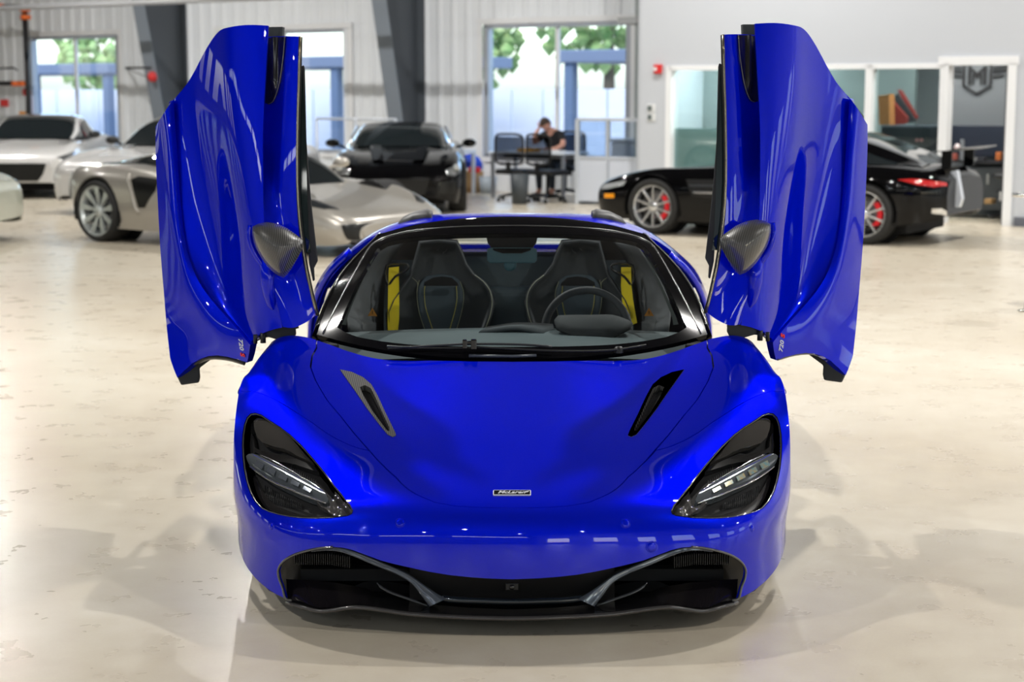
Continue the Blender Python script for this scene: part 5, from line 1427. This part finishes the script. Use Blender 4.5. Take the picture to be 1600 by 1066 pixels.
def nose_face(root, secs, y):
    "closes the front and the tail of a body"
    for (yy, w, zc, zs, zb), dy, nm in ((secs[0], 1, 'nose_cap'), (secs[-1], -1, 'tail_cap')):
        half_ = [(0, zc), (.36 * w, zc), (.66 * w, lerp(zc, zs, .45)), (.86 * w, zs), (.965 * w, lerp(zs, zb, .16)), (w, lerp(zs, zb, .42)), (.985 * w, lerp(zs, zb, .74)), (.94 * w, zb)]
        pl = half_ + [(-a, b) for a, b in half_[:0:-1]]
        MB().prism(pl, yy - .012 * dy, yy + .03 * dy, fn=lambda u, v, h: Vector((u, h, v))).build(nm, PAINTS[root.name], root, bevel=.01)
PAINTS = {}
def place(root, nose, rz):
    root.location = nose; root.rotation_euler = (0, 0, rz)
def face(pts_xz, y, sg=1): return [(x, y, z) for x, z in pts_xz]

LAMPGL = mat('lamp_glass', (.55, .58, .60), .08, .4, 1.0)
DARKLAMP = mat('lamp_dark', (.03, .035, .04), .1, .3, 1.0)
def mirror_arm(root, x, y, z, m, sz=.1):
    for sg in (-1, 1):
        v = []
        o = MB().lathe([(0, -.07), (.05, -.06), (.075, -.02), (.08, .03), (.07, .055), (0, .06)], 14, 'y', M=Matrix.Translation((sg * x, y, z)) @ Matrix.Diagonal((1.35, 1, .8, 1))).tube([(sg * (x - .20), y + .05, z - .07), (sg * (x - .05), y, z - .02)], .018, 6).build('door_mirror', m, root)

# --- black grand tourer on the right, seen from its left rear
GTB = mat('black_car_paint', (.002, .002, .0025), .08, 0, 0.45, ior=1.15)
gt_secs = [(.0,.60,.50,.48,.30),(.08,.76,.60,.58,.22),(.35,.88,.69,.68,.17),(.80,.945,.77,.775,.17),(1.20,.955,.81,.80,.17),(1.7,.935,.86,.82,.17),(2.2,.93,.90,.84,.17),(2.8,.94,.92,.86,.17),(3.3,.965,.93,.885,.18),(3.75,.965,.92,.88,.20),(4.10,.92,.90,.85,.24),(4.33,.82,.86,.80,.28),(4.45,.66,.76,.72,.34)]
gt_house = [(2.05,.62,.50,.86,.88),(2.30,.74,.60,.88,1.06),(2.60,.76,.60,.88,1.22),(3.0,.77,.59,.89,1.26),(3.4,.76,.56,.90,1.19),(3.8,.70,.50,.90,1.05),(4.15,.60,.42,.88,.90)]
gt, B = car('grand_tourer', 'black long-bonnet sports car with a raised rear wing, parked behind the right door', GTB, gt_secs, gt_house, (2, 4), [(.92, .34, .375), (3.60, .35, .385)], [(.92, .83, .34, .26), (3.60, .83, .345, .28)], alloy=mat('alloy_silver'), caliper=mat('caliper_red', (.75, .01, .02), .3), spokes=10)
gt['label'] = 'black long-bonnet coupe with a raised rear wing, parked behind the right door'
for sg in (-1, 1):
    patch(B, [(sg*.80,.12,.60),(sg*.90,.30,.64),(sg*.92,.52,.66),(sg*.90,.50,.58),(sg*.86,.25,.53),(sg*.80,.10,.52)], 'headlight', LAMPGL, gt)
    patch(B, [(sg*.84,.20,.47),(sg*.90,.36,.475),(sg*.90,.36,.42),(sg*.84,.20,.415)], 'side_marker', mat('amber_marker', (.95, .36, .01), .25), gt, off=.008)
    patch(B, [(sg*.94,1.40,.62),(sg*.94,1.75,.63),(sg*.94,2.15,.63),(sg*.94,2.15,.60),(sg*.94,1.75,.60),(sg*.94,1.42,.59)], 'side_strake', CHROME, gt, off=.012)
    patch(B, [(sg*.94,1.46,.54),(sg*.94,1.80,.54),(sg*.94,2.15,.54),(sg*.94,2.15,.515),(sg*.94,1.80,.515),(sg*.94,1.48,.515)], 'side_strake', CHROME, gt, off=.012)
    patch(B, [(sg*.94,1.36,.68),(sg*.94,1.7,.69),(sg*.94,2.2,.68),(sg*.94,2.2,.46),(sg*.94,1.7,.46),(sg*.94,1.45,.48)], 'side_vent', mat('vent_black', (.003,.003,.003), .4), gt, off=.003)
    patch(B, [(sg*.93,3.98,.745),(sg*.90,4.15,.765),(sg*.78,4.37,.735),(sg*.62,4.43,.70),(sg*.62,4.43,.665),(sg*.80,4.37,.665),(sg*.90,4.20,.69)], 'tail_light', mat('tail_red', (.50, .02, .02), .12, 0, 1.0), gt)
    patch(B, [(sg*.78,4.32,.43),(sg*.70,4.40,.43),(sg*.55,4.45,.42),(sg*.55,4.45,.36),(sg*.70,4.40,.365),(sg*.78,4.32,.38)], 'exhaust', CHROME, gt, off=.012)
mirror_arm(gt, .98, 1.95, .92, GTB)
wing = MB()
G = []
for x in np.linspace(-.66, .66, 9):
    G.append([(x, 4.22, 1.035), (x, 4.30, 1.06), (x, 4.44, 1.065), (x, 4.60, 1.10), (x, 4.60, 1.085), (x, 4.42, 1.045), (x, 4.28, 1.035), (x, 4.22, 1.025)])
wg = wing.grid(np.array(G)).build('rear_wing', CARBON, gt)
for x in (-.40, .40): MB().box((x, 4.36, .96), (.03, .12, .20)).build('wing_post', GTB, wg, bevel=.004)
MB().prism([(4.42, .82), (4.50, .84), (4.57, .52), (4.54, .42), (4.49, .42)], .28, .36, fn=lambda u, v, h: Vector((h, u - .03, v))).build('bumper_cover', mat('silver_film', (.70, .75, .84), .25, .25, .8), gt, bevel=.008)
nose_face(gt, gt_secs, 0)
place(gt, (1.42, 16.95, 0), math.radians(-122.3))

# --- silver wedge supercar on the left
SIL = mat('silver_car_paint', (.44, .415, .375), .30, .45, 0.9)
av_secs = [(.0,.62,.36,.34,.20),(.06,.80,.42,.40,.15),(.30,.93,.50,.50,.12),(.75,.985,.60,.655,.13),(1.15,1.0,.67,.70,.14),(1.6,.985,.76,.72,.15),(2.1,.96,.84,.73,.15),(2.7,.985,.90,.80,.15),(3.2,1.01,.92,.86,.16),(3.75,1.015,.90,.88,.17),(4.1,.99,.88,.86,.24),(4.32,.90,.85,.82,.32),(4.45,.76,.78,.74,.38)]
av_house = [(1.25,.66,.50,.66,.68),(1.65,.76,.60,.74,.90),(2.05,.78,.58,.80,1.06),(2.45,.78,.56,.84,1.12),(2.9,.74,.50,.88,1.08),(3.5,.66,.42,.90,.99),(4.1,.54,.34,.87,.89)]
av, B = car('wedge_supercar', 'silver wedge-shaped supercar parked behind the left door', SIL, av_secs, av_house, (3, 5.9), [(1.02, .34, .375), (3.74, .355, .395)], [(1.02, .87, .34, .26), (3.74, .87, .355, .32)], alloy=mat('pale_alloy', (.62, .66, .66), .25, .6), spokes=9, style=1, rim_r=.80)
for sg in (-1, 1):
    patch(B, [(sg*.93,.42,.57),(sg*.95,.62,.605),(sg*.80,.52,.575),(sg*.66,.34,.52),(sg*.68,.26,.49),(sg*.85,.32,.52)], 'headlight', DARKLAMP, av, off=.006)
    patch(B, [(sg*.86,.07,.36),(sg*.62,.03,.345),(sg*.42,.02,.34),(sg*.36,.02,.20),(sg*.62,.03,.17),(sg*.78,.07,.20)], 'front_intake', mat('intake_black', (.004,.004,.004), .3), av, off=.004)
    patch(B, [(sg*1.0,2.72,.80),(sg*1.0,3.05,.80),(sg*1.0,3.15,.74),(sg*1.0,3.02,.42),(sg*1.0,2.92,.42),(sg*1.0,2.75,.62)], 'side_intake', mat('intake_black'), av, off=.005)
    o = MB().tube([(sg*1.0,3.17,.80),(sg*1.005,3.18,.72),(sg*1.0,3.08,.42),(sg*1.0,3.02,.36)], .022, 6).build('intake_blade', SIL, av)
    patch(B, [(sg*1.0,.62,.52),(sg*1.0,.66,.52),(sg*1.0,.66,.50),(sg*1.0,.62,.50)], 'side_marker', mat('amber_marker'), av, off=.01)
    patch(B, [(sg*.92,4.30,.82),(sg*.84,4.41,.80),(sg*.82,4.41,.50),(sg*.90,4.31,.46)], 'rear_light', LAMPGL, av, off=.02)
    patch(B, [(sg*.55,3.25,.935),(sg*.70,3.3,.93),(sg*.68,4.0,.90),(sg*.55,4.0,.90)], 'engine_slat', mat('intake_black'), av, off=.01)
mirror_arm(av, 1.0, 1.75, .90, SIL)
MB().box((0, .10, .155), (1.5, .25, .03)).build('front_splitter', SATIN, av)
nose_face(av, av_secs, 0)
ax = Vector((-4.7, 14.75, 0)) + Vector((.60, .80, 0)) * .87; hd_ = Vector((.80, -.60, 0)).normalized()
nose = ax + hd_ * 3.74
place(av, nose, math.atan2(hd_.x, -hd_.y))

# --- black coupe facing the viewer behind the silver car
vp_secs = [(.0,.55,.52,.50,.24),(.07,.78,.62,.60,.17),(.30,.90,.72,.72,.15),(.75,.955,.82,.84,.15),(1.2,.965,.88,.87,.16),(1.7,.945,.93,.87,.16),(2.3,.93,.95,.88,.16),(2.9,.95,.97,.92,.17),(3.4,.975,.97,.94,.18),(3.9,.955,.95,.91,.22),(4.3,.88,.92,.86,.28),(4.46,.78,.84,.80,.34)]
vp_house = [(1.45,.72,.58,.90,.92),(1.80,.80,.60,.92,1.10),(2.20,.82,.58,.92,1.235),(2.65,.80,.56,.93,1.25),(3.1,.74,.50,.95,1.17),(3.6,.64,.42,.96,1.04),(4.0,.52,.34,.94,.96)]
vp, B = car('low_coupe', 'black low coupe facing the viewer behind the silver nose', GTB, vp_secs, vp_house, (2, 4.5), [(.80, .34, .375), (3.35, .35, .385)], [(.80, .84, .335, .26), (3.35, .84, .345, .30)], alloy=mat('alloy_silver'), spokes=10, pillars=False)
for sg in (-1, 1):
    o = patch(B, [(sg*.66,.10,.60),(sg*.80,.20,.70),(sg*.90,.42,.78),(sg*.93,.45,.72),(sg*.90,.26,.60),(sg*.80,.10,.545),(sg*.68,.06,.55)], 'headlight', mat('lamp_grey', (.16,.165,.17), .1, .4, 1.0), vp, off=.006)
    q = MB().lathe([(0, .0), (.03, .003), (.045, .02), (.045, .04)], 16, 'y', c=(sg*.82, .13, .66)).build('lens', LAMPGL, o)
    patch(B, [(sg*.82,.10,.48),(sg*.60,.03,.46),(sg*.56,.02,.30),(sg*.80,.09,.28)], 'front_intake', mat('intake_black'), vp, off=.004)
    H_ = house_surf(vp_house)
    MB().tube([(sg*.74,1.46,.935),(sg*.73,1.8,1.06),(sg*.66,2.2,1.19)], .022, 6).build('bright_pillar', mat('alloy_silver'), vp)
    MB().grid(np.array([[(sg*.20,.30,.755),(sg*.24,.8,.86),(sg*.28,1.3,.93)],[(sg*.36,.32,.765),(sg*.40,.8,.875),(sg*.44,1.3,.935)]])).build('bonnet_rib', GTB, vp)
nose_face(vp, vp_secs, .03); MB().prism([(-.45, .50), (.45, .50), (.38, .28), (-.38, .28)], -.035, .02, fn=lambda u, v, h: Vector((u, h, v))).build('grille', mat('intake_black'), vp, bevel=.004)
mirror_arm(vp, 1.02, 1.65, .96, GTB)
o = MB().box((.28, 1.62, .975), (.30, .18, .01), R=Matrix.Rotation(.4, 3, 'X')).build('windscreen_card', mat('card_white', (.7, .75, .68), .6), vp)
place(vp, tuple(unp_floor(622, 336)), math.radians(2))

# --- white coupe at the far left
WHT = mat('white_car_paint', (.66, .65, .64), .22, 0, 1.0)
wc_secs = [(.0,.62,.60,.58,.26),(.07,.80,.68,.66,.20),(.30,.90,.77,.76,.17),(.75,.95,.84,.86,.17),(1.2,.955,.90,.89,.17),(1.7,.935,.95,.90,.17),(2.3,.92,.97,.91,.17),(2.9,.93,.99,.93,.18),(3.4,.96,1.0,.96,.19),(3.9,.945,.98,.93,.22),(4.3,.86,.93,.87,.28),(4.47,.76,.84,.80,.34)]
wc_house = [(1.35,.70,.58,.92,.94),(1.75,.80,.62,.94,1.15),(2.15,.82,.60,.95,1.30),(2.65,.80,.58,.96,1.33),(3.15,.76,.54,.98,1.26),(3.6,.68,.46,.98,1.12),(4.1,.54,.36,.95,.97)]
wc, B = car('white_coupe', 'white coupe with a wide black grille facing the viewer at the far left', WHT, wc_secs, wc_house, (2, 4.3), [(.85, .34, .375), (3.47, .35, .385)], [(.85, .83, .335, .25), (3.47, .83, .345, .28)], alloy=mat('alloy_silver'), spokes=10, roofm=mat('dark_roof', (.05, .045, .04), .2, 0, 1.0))
nose_face(wc, wc_secs, .03); MB().prism([(-.52, .57), (.52, .57), (.46, .40), (.38, .29), (-.38, .29), (-.46, .40)], -.035, .02, fn=lambda u, v, h: Vector((u, h, v))).build('grille', mat('intake_black'), wc, bevel=.004)
for sg in (-1, 1):
    patch(B, [(sg*.66,.10,.63),(sg*.82,.22,.72),(sg*.92,.46,.79),(sg*.93,.46,.74),(sg*.88,.24,.63),(sg*.76,.10,.58)], 'headlight', mat('lamp_grey'), wc, off=.006)
    MB().tube([(sg*.56,-.0,.60),(sg*.64,.04,.46),(sg*.74,.08,.34),(sg*.82,.12,.26)], .02, 6).build('bumper_fold', WHT, wc)
    patch(B, [(sg*.80,.10,.36),(sg*.66,.05,.34),(sg*.62,.03,.26),(sg*.78,.08,.24)], 'front_intake', mat('intake_black'), wc)
mirror_arm(wc, 1.0, 1.60, 1.0, SATIN)
place(wc, tuple(unp_floor(24, 311)), math.radians(3))

# --- white car behind the silver one, only its bonnet and screen pillar in view
wh, B = car('white_saloon', 'white car mostly hidden behind the silver supercar, left of the left door', WHT, wc_secs, [(y, a, b, c + .0, d + (.06 if d > 1 else 0)) for y, a, b, c, d in wc_house], (2, 4.3), [(.85, .34, .375), (3.47, .35, .385)], [(.85, .83, .335, .25), (3.47, .83, .345, .28)], spokes=5, style=1)
mirror_arm(wh, 1.0, 1.55, 1.0, SATIN)
nose_face(wh, wc_secs, 0)
place(wh, (-5.85, 19.0, 0), math.radians(-28))

# --- pale car nose at the left picture edge
pl_, B = car('pale_car', 'pale pearl car of which only the nose corner shows at the left edge', mat('pearl_car_paint', (.58, .60, .50), .22, .1, 1.0), wc_secs, wc_house, (2, 4.3), [(.85, .34, .375), (3.47, .35, .385)], [(.85, .83, .335, .25), (3.47, .83, .345, .28)], spokes=5, style=1)
for sg in (-1, 1):
    patch(B, [(sg*.60,.08,.66),(sg*.80,.18,.72),(sg*.90,.42,.78),(sg*.93,.46,.70),(sg*.88,.22,.60),(sg*.70,.06,.56)], 'headlight', DARKLAMP, pl_, off=.006)
    patch(B, [(sg*.74,.06,.42),(sg*.66,.045,.45),(sg*.58,.03,.42),(sg*.58,.03,.36),(sg*.66,.045,.33),(sg*.74,.06,.36)], 'fog_lamp', mat('intake_black'), pl_)
    patch(B, [(sg*.955,.42,.50),(sg*.955,.50,.40),(sg*.95,.46,.20),(sg*.88,.26,.20),(sg*.92,.34,.34)], 'wheel_arch_lip', SATIN, pl_)
nose_face(pl_, wc_secs, 0)
place(pl_, (-5.80, 14.55, 0), math.radians(88))

# ================================================================== desk corner with a seated person
DO = 1.35    # metres off the back wall
def dq(px, py, off=DO): return P_(px, py, off)
def at_off(px, z, off):   # a point on the plane off metres from the wall, given height
    d_ = wx(px, off); return MH @ Vector((d_, -off, z))
STEEL = mat('desk_steel', (.45, .47, .50), .35, .7)
desk = empty('writing_desk', at_off(830, 0, DO), YAW); tag(desk, 'white desk on grey metal legs below the big window', 'desk')
w0, w1 = wx(784, DO), wx(902, DO)
zt = .74
adopt(MB().box(((w0 + w1) / 2, -DO, zt), (w1 - w0, .75, .035), M=MH).build('desk_top', mat('desk_white', (.70, .74, .80), .3), bevel=.006), desk)
for d_ in (w0 + .05, w1 - .05):
    for o_ in (-.33, .33):
        adopt(MB().box((d_, -DO + o_, zt / 2), (.05, .05, zt), M=MH).build('leg', STEEL, bevel=.004), desk)
adopt(MB().box(((w0 + w1) / 2, -DO, zt - .06), (w1 - w0 - .1, .04, .06), M=MH).build('crossbar', STEEL), desk)
o = MB().box((w0 + .60, -DO - .1, zt + .045), (.30, .22, .05), M=MH).build('orange_folder', mat('folder_orange', (.80, .42, .05), .6)); tag(o, 'orange folder lying on the white desk by the left chair', 'folder')
o = MB().box((w1 - .32, -DO - .16, zt + .035), (.30, .21, .03), M=MH).build('open_book', mat('paper_white', (.75, .76, .78), .6)); tag(o, 'white open book on the desk in front of the seated person', 'book')
MESHB = glass_mat('chair_mesh', (.13, .135, .145), refl=.2, ior=1.2)
CBK = mat('chair_black', (.008, .008, .009), .55)
def office_chair(px, off, turn, lab, sled=False):
    base = at_off(px, 0, off); root = empty('office_chair', base, YAW + turn); tag(root, lab, 'chair', 'black mesh office chairs')
    G = [[(x, -.22 - .05 * (1 - (x / .23) ** 2) + .02 * abs(z - .85), z) for x in np.linspace(-.23, .23, 9)] for z in np.linspace(.64, 1.02, 7)]
    MB().grid(np.array(G)).build('back_mesh', MESHB, root, recalc=False)
    loop = [(-.24, -.22, .64), (-.25, -.22, .84), (-.24, -.22, 1.01), (-.18, -.245, 1.05), (0, -.265, 1.06), (.18, -.245, 1.05), (.24, -.22, 1.01), (.25, -.22, .84), (.24, -.22, .64), (.16, -.25, .60), (0, -.27, .59), (-.16, -.25, .60)]
    MB().tube(smooth_poly(loop, 3), .019, 8, closed=True).build('back_frame', CBK, root)
    MB().box((0, 0, .47), (.50, .48, .08)).build('seat', CBK, root, bevel=.03, seg=3)
    MB().box((0, -.25, .53), (.07, .04, .20)).build('back_bar', CBK, root, bevel=.006)
    MB().tube([(0, 0, .08), (0, 0, .44)], .028, 10).build('gas_column', CBK, root)
    for k in range(5):
        a = 2 * PI * k / 5 + .3; x, y = math.cos(a), math.sin(a)
        lg_ = MB().tube([(0, 0, .12), (.30 * x, .30 * y, .075)], [.026, .016], 8).build('leg', CBK, root)
        MB().lathe([(0, -.02), (.028, -.02), (.028, .02), (0, .02)], 12, 'x', c=(.30 * x, .30 * y, .029)).build('castor', CBK, lg_)
    return root
office_chair(806, DO + .78, .1, 'black mesh office chair at the left end of the desk, behind the bin')
office_chair(856, DO + .78, -.15, 'black mesh office chair in front of the seated person')
office_chair(884, DO - .62, PI + .1, 'black office chair the person in the black shirt sits on')
bn = MB(); pb = at_off(812, 0, DO + 1.35)
bn.lathe([(0, .0), (.115, .0), (.15, .46), (.135, .46), (.105, .02), (0, .02)], 20, M=Matrix.Translation(pb) @ Matrix.Rotation(YAW, 4, 'Z') @ Matrix.Rotation(PI / 4, 4, 'Z'))
o = bn.build('waste_bin', mat('bin_grey', (.06, .07, .08), .5)); tag(o, 'tall dark grey waste bin in front of the left office chair', 'bin')

# person: bent over the desk, right hand at the head, left forearm on the desk
def skin_body(name, nodes, edges, m, parent, lv=2):
    me = bpy.data.meshes.new(name); me.from_pydata([n[:3] for n in nodes], edges, [])
    o = link(name, me, m, parent)
    md = o.modifiers.new('skin', 'SKIN'); sk = me.skin_vertices[0].data
    for i, n in enumerate(nodes): sk[i].radius = (n[3], n[4] if len(n) > 4 else n[3]); sk[i].use_root = (i == 0)
    md.use_smooth_shade = True
    subsurf(o, lv)
    return o
pr = empty('person', at_off(874, 0, DO - .60), YAW + PI); tag(pr, 'person in a black short-sleeved shirt bent over the desk, hand at the head', 'person')
# local frame: the person faces +y... turned towards the hall by the parent
SKIN = mat('skin', (.58, .30, .22), .5); SHIRT = mat('black_shirt', (.010, .010, .012), .8); HAIR = mat('dark_hair', (.045, .025, .015), .6); JEAN = mat('dark_trousers', (.02, .025, .035), .8)
nd = [(0,.0,.50,.15,.12),(0,.02,.68,.14,.11),(0,.10,.86,.165,.115),(0,.20,1.02,.15,.10),(0,.26,1.09,.06),(0,.31,1.14,.055),
      (-.17,.20,1.02,.06),(-.26,.27,.86,.048),(-.20,.44,.80,.036),(-.10,.50,.80,.028),
      (.17,.20,1.02,.06),(.27,.34,.88,.048),(.20,.42,1.02,.036),(.13,.40,1.13,.030),
      (-.10,.05,.49,.085),(-.13,.42,.50,.065),(-.14,.42,.12,.042),(-.14,.50,.05,.038),
      (.10,.05,.49,.085),(.13,.42,.50,.065),(.15,.36,.12,.042),(.15,.44,.05,.038)]
ed_ = [(0,1),(1,2),(2,3),(3,4),(4,5),(3,6),(6,7),(7,8),(8,9),(3,10),(10,11),(11,12),(12,13),(0,14),(14,15),(15,16),(16,17),(0,18),(18,19),(19,20),(20,21)]
body_ = skin_body('body', nd, ed_, SKIN, pr)
sn = [(a, b, c, *(q * 1.10 for q in r)) for a, b, c, *r in nd]
shirt = skin_body('shirt', [sn[0], sn[1], sn[2], sn[3], (0,.245,1.075,.075), sn[6], (-.235,.25,.91,.062), sn[10], (.24,.30,.92,.062)], [(0,1),(1,2),(2,3),(3,4),(3,5),(5,6),(3,7),(7,8)], SHIRT, pr)
trou = skin_body('trousers', [(0,.0,.50,.165,.135)] + [sn[i] for i in (14,15,16,18,19,20)], [(0,1),(1,2),(2,3),(0,4),(4,5),(5,6)], JEAN, pr)
hm = MB(); G = []
hc = Vector((.02, .38, 1.19)); Rh = Matrix.Rotation(-.75, 3, 'X') @ Matrix.Rotation(.2, 3, 'Y')
for i in range(13):
    th = PI * i / 12; row = []
    for j in range(17):
        ph = 2 * PI * j / 16
        x = .075 * math.sin(th) * math.cos(ph); y = .095 * math.sin(th) * math.sin(ph); z = .115 * math.cos(th)
        if z < 0: x *= 1 + z * 2.2; y *= 1 + z * 1.0
        row.append(tuple(hc + Rh @ Vector((x, y, z))))
    G.append(row)
hd = hm.grid(np.array(G)).build('head', SKIN, pr, weld=True)
L_ = lambda x, y, z: hc + Rh @ Vector((x, y, z))
MB().add([L_(0, .090, .015), L_(-.014, .088, -.028), L_(.014, .088, -.028), L_(0, .118, -.026), L_(0, .088, -.036)], [(0, 1, 3), (0, 3, 2), (1, 4, 3), (3, 4, 2)], True).build('nose', SKIN, hd)
for s_ in (-1, 1):
    MB().lathe([(0, -.004), (.012, 0), (.009, .006), (0, .007)], 10, 'y', M=Matrix.Translation(L_(s_ * .030, .085, .012)) @ Rh.to_4x4()).build('eye', mat('eye_dark', (.03, .02, .02), .3), hd)
    MB().lathe([(0, -.01), (.022, -.004), (.026, .004), (0, .008)], 12, 'x', M=Matrix.Translation(L_(s_ * .076, -.005, -.005)) @ Rh.to_4x4() @ Matrix.Diagonal((1, .7, 1.3, 1))).build('ear', SKIN, hd)
MB().tube([L_(-.022, .088, -.058), L_(0, .092, -.056), L_(.022, .088, -.058)], .004, 6).build('mouth', mat('lip', (.40, .14, .12), .5), hd)
G = []
for i in range(8):
    th = PI * .62 * i / 7; row = []
    for j in range(17):
        ph = 2 * PI * j / 16; t2 = th * (1 if math.sin(ph) < .2 else .62)
        row.append(tuple(L_(.084 * math.sin(t2) * math.cos(ph), .104 * math.sin(t2) * math.sin(ph) - .006, .125 * math.cos(t2))))
    G.append(row)
MB().grid(np.array(G)).build('hair', HAIR, pr, weld=True)
for (wx_, wy_, wz_, dx_, dy_, dz_, sg) in ((-.10, .50, .80, .35, .93, -.05, 1), (.13, .40, 1.13, -.45, .1, .88, -1)):
    D_ = Vector((dx_, dy_, dz_)).normalized(); W_ = Vector((wx_, wy_, wz_)); S_ = D_.cross(Vector((0, .3, 1)) if abs(dz_) < .5 else Vector((0, 1, 0))).normalized()
    hn = MB().tube([W_, W_ + D_ * .04, W_ + D_ * .085], [.026, .034, .030], 10, flat=.55)
    for k in range(4):
        b0 = W_ + D_ * .08 + S_ * (-.024 + .016 * k); ln = (.060, .072, .068, .054)[k]
        N_ = S_.cross(D_)
        hn.tube([b0, b0 + D_ * ln * .5 + N_ * .006, b0 + D_ * ln * .8 + N_ * .020], [.0085, .0078, .006], 6)
    b0 = W_ + D_ * .03 + S_ * .030 * sg; hn.tube([b0, b0 + D_ * .03 + S_ * .025 * sg, b0 + D_ * .06 + S_ * .030 * sg], [.011, .009, .007], 6)
    hn.build('hand', SKIN, pr)
for s_ in (-1, 1):
    MB().box((s_ * .145, .47, .04), (.085, .26, .075)).build('shoe', mat('shoe_black', (.01, .01, .01), .5), pr, bevel=.03, seg=3)

# glazed partition right of the desk
pt = empty('glass_partition', at_off(905, 0, 2.2), YAW); tag(pt, 'pale glazed partition with white lower panels right of the desk', 'partition')
PF = mat('partition_frame', (.62, .66, .72), .35, .2); PW = mat('partition_white', (.62, .66, .74), .35); PG = glass_mat('partition_glass', (.86, .91, .96), ior=1.5)
pd0, pd1 = wx(903, 2.2), wx(999, 2.2); zt_ = WP(950, 187, 2.2)[1]; zm_ = WP(950, 247, 2.2)[1]
def pb_(n, c, d, m, par=None): 
    o = MB().box(c, d, M=MH).build(n, m, bevel=.004); adopt(o, par or pt); return o
pm = (pd0 + pd1) / 2
for a in (pd0, pm, pd1): pb_('post', (a, -2.2, zt_ / 2), (.06 if a != pm else .035, .06, zt_), PF)
pb_('rail', (pm, -2.2, zt_), (pd1 - pd0, .06, .05), PF); pb_('rail', (pm, -2.2, zm_), (pd1 - pd0, .05, .04), PF)
for a, b in ((pd0, pm), (pm, pd1)):
    pb_('lower_panel', ((a + b) / 2, -2.2, zm_ / 2 + .02), (b - a - .05, .025, zm_ - .06), PW); pb_('glass_pane', ((a + b) / 2, -2.2, (zm_ + zt_) / 2), (b - a - .05, .008, zt_ - zm_ - .06), PG)
pb_('post', (pd0, -1.3, zt_ / 2), (.06, .06, zt_), PF); pb_('lower_panel', (pd0, -1.75, zm_ / 2), (.025, .85, zm_), PW); pb_('glass_pane', (pd0, -1.75, (zm_ + zt_) / 2), (.008, .85, zt_ - zm_), PG)
# counter furniture behind the glass
o = MB().box((pm - .15, -.80, .95), (1.1, .5, .05), M=MH).box((pm - .15, -.80, .46), (1.0, .45, .92), M=MH).build('service_counter', mat('counter_grey', (.40, .44, .50), .5), bevel=.01); tag(o, 'pale grey counter standing behind the glazed partition', 'counter')
o = MB().box((pd0 + .40, -.80, 1.12), (.28, .2, .28), M=MH).build('machine', mat('machine_dark', (.04, .05, .07), .4), bevel=.02); tag(o, 'small dark machine on the counter behind the partition', 'machine')
# a work table, box, bag and bucket left of the window
tb = empty('work_table', at_off(700, 0, 1.1), YAW); tag(tb, 'narrow pale metal work table beside the black coupe', 'table')
d0, d1 = wx(700, 1.1), wx(727, 1.1); zt2 = WP(722, 237, 1.1)[1]
adopt(MB().box(((d0 + d1) / 2, -1.1, zt2), (d1 - d0, .6, .05), M=MH).build('table_top', PF), tb)
for a in (d0 + .03, d1 - .03):
    for b in (-.27, .27): adopt(MB().box((a, -1.1 + b, zt2 / 2), (.05, .05, zt2), M=MH).build('leg', PF), tb)
o = MB().box((wx(733, .5), -.5, .18), (.36, .34, .36), M=MH).build('cardboard_box', mat('card_brown'), bevel=.01); tag(o, 'brown cardboard box on the floor under the blue bag by the back wall', 'box')
G = []; c = MH @ Vector((wx(736, .5), -.5, .49))
o = MB().lathe([(0, -.10), (.17, -.09), (.22, .0), (.16, .10), (.08, .15), (.0, .17)], 14, M=Matrix.Translation(c) @ Matrix.Rotation(.4, 4, 'Y') @ Matrix.Diagonal((1, .7, 1, 1))).build('blue_bag', mat('bag_blue', (.01, .06, .55), .6)); tag(o, 'crumpled bright blue bag on the cardboard box', 'bag')
o = MB().box((wx(741, .75), -.75, .40), (.24, .05, .10), M=MH).build('red_cloth', mat('signal_red'), bevel=.02); tag(o, 'small red cloth under the blue bag', 'cloth')
o = MB().lathe([(0, 0), (.13, 0), (.16, .28), (.15, .28), (.12, .02), (0, .02)], 18, M=Matrix.Translation(MH @ Vector((wx(762, .6), -.6, 0)))).build('bucket', mat('bucket_grey', (.40, .46, .52), .4)); tag(o, 'pale grey bucket on the floor right of the blue bag', 'bucket')
# railing of the vehicle bay behind the coupe and stools
rl = empty('bay_railing', at_off(560, 0, 1.6), YAW); tag(rl, 'thin pale metal railing in front of the middle window', 'railing')
a0, a1 = wx(494, 1.6), wx(618, 1.6); zr = WP(550, 186, 1.6)[1]
adopt(MB().tube([MH @ Vector((a0, -1.6, zr)), MH @ Vector((a1, -1.6, zr))], .022, 8).build('top_rail', PF), rl)
for k in range(3): adopt(MB().tube([MH @ Vector((lerp(a0, a1, k / 2), -1.6, 0)), MH @ Vector((lerp(a0, a1, k / 2), -1.6, zr))], .022, 8).build('post', PF), rl)
# chrome stand leg at the right picture edge
p = unp_floor(1601, 487); st = empty('display_stand', p); tag(st, 'chrome foot of a stand cut off by the right picture edge', 'stand')
MB().lathe([(0, 0), (.05, 0), (.055, .012), (.02, .02), (.0, .02)], 20).build('foot_disc', CHROME, st); MB().tube([(0, 0, .01), (.02, .0, .25), (.03, 0, .9)], .009, 8).build('pole', CHROME, st)
MB().lathe([(0, .9), (.16, .9), (.16, .93), (0, .93)], 20, M=Matrix.Translation((.03, 0, 0))).build('stand_top', CHROME, st)
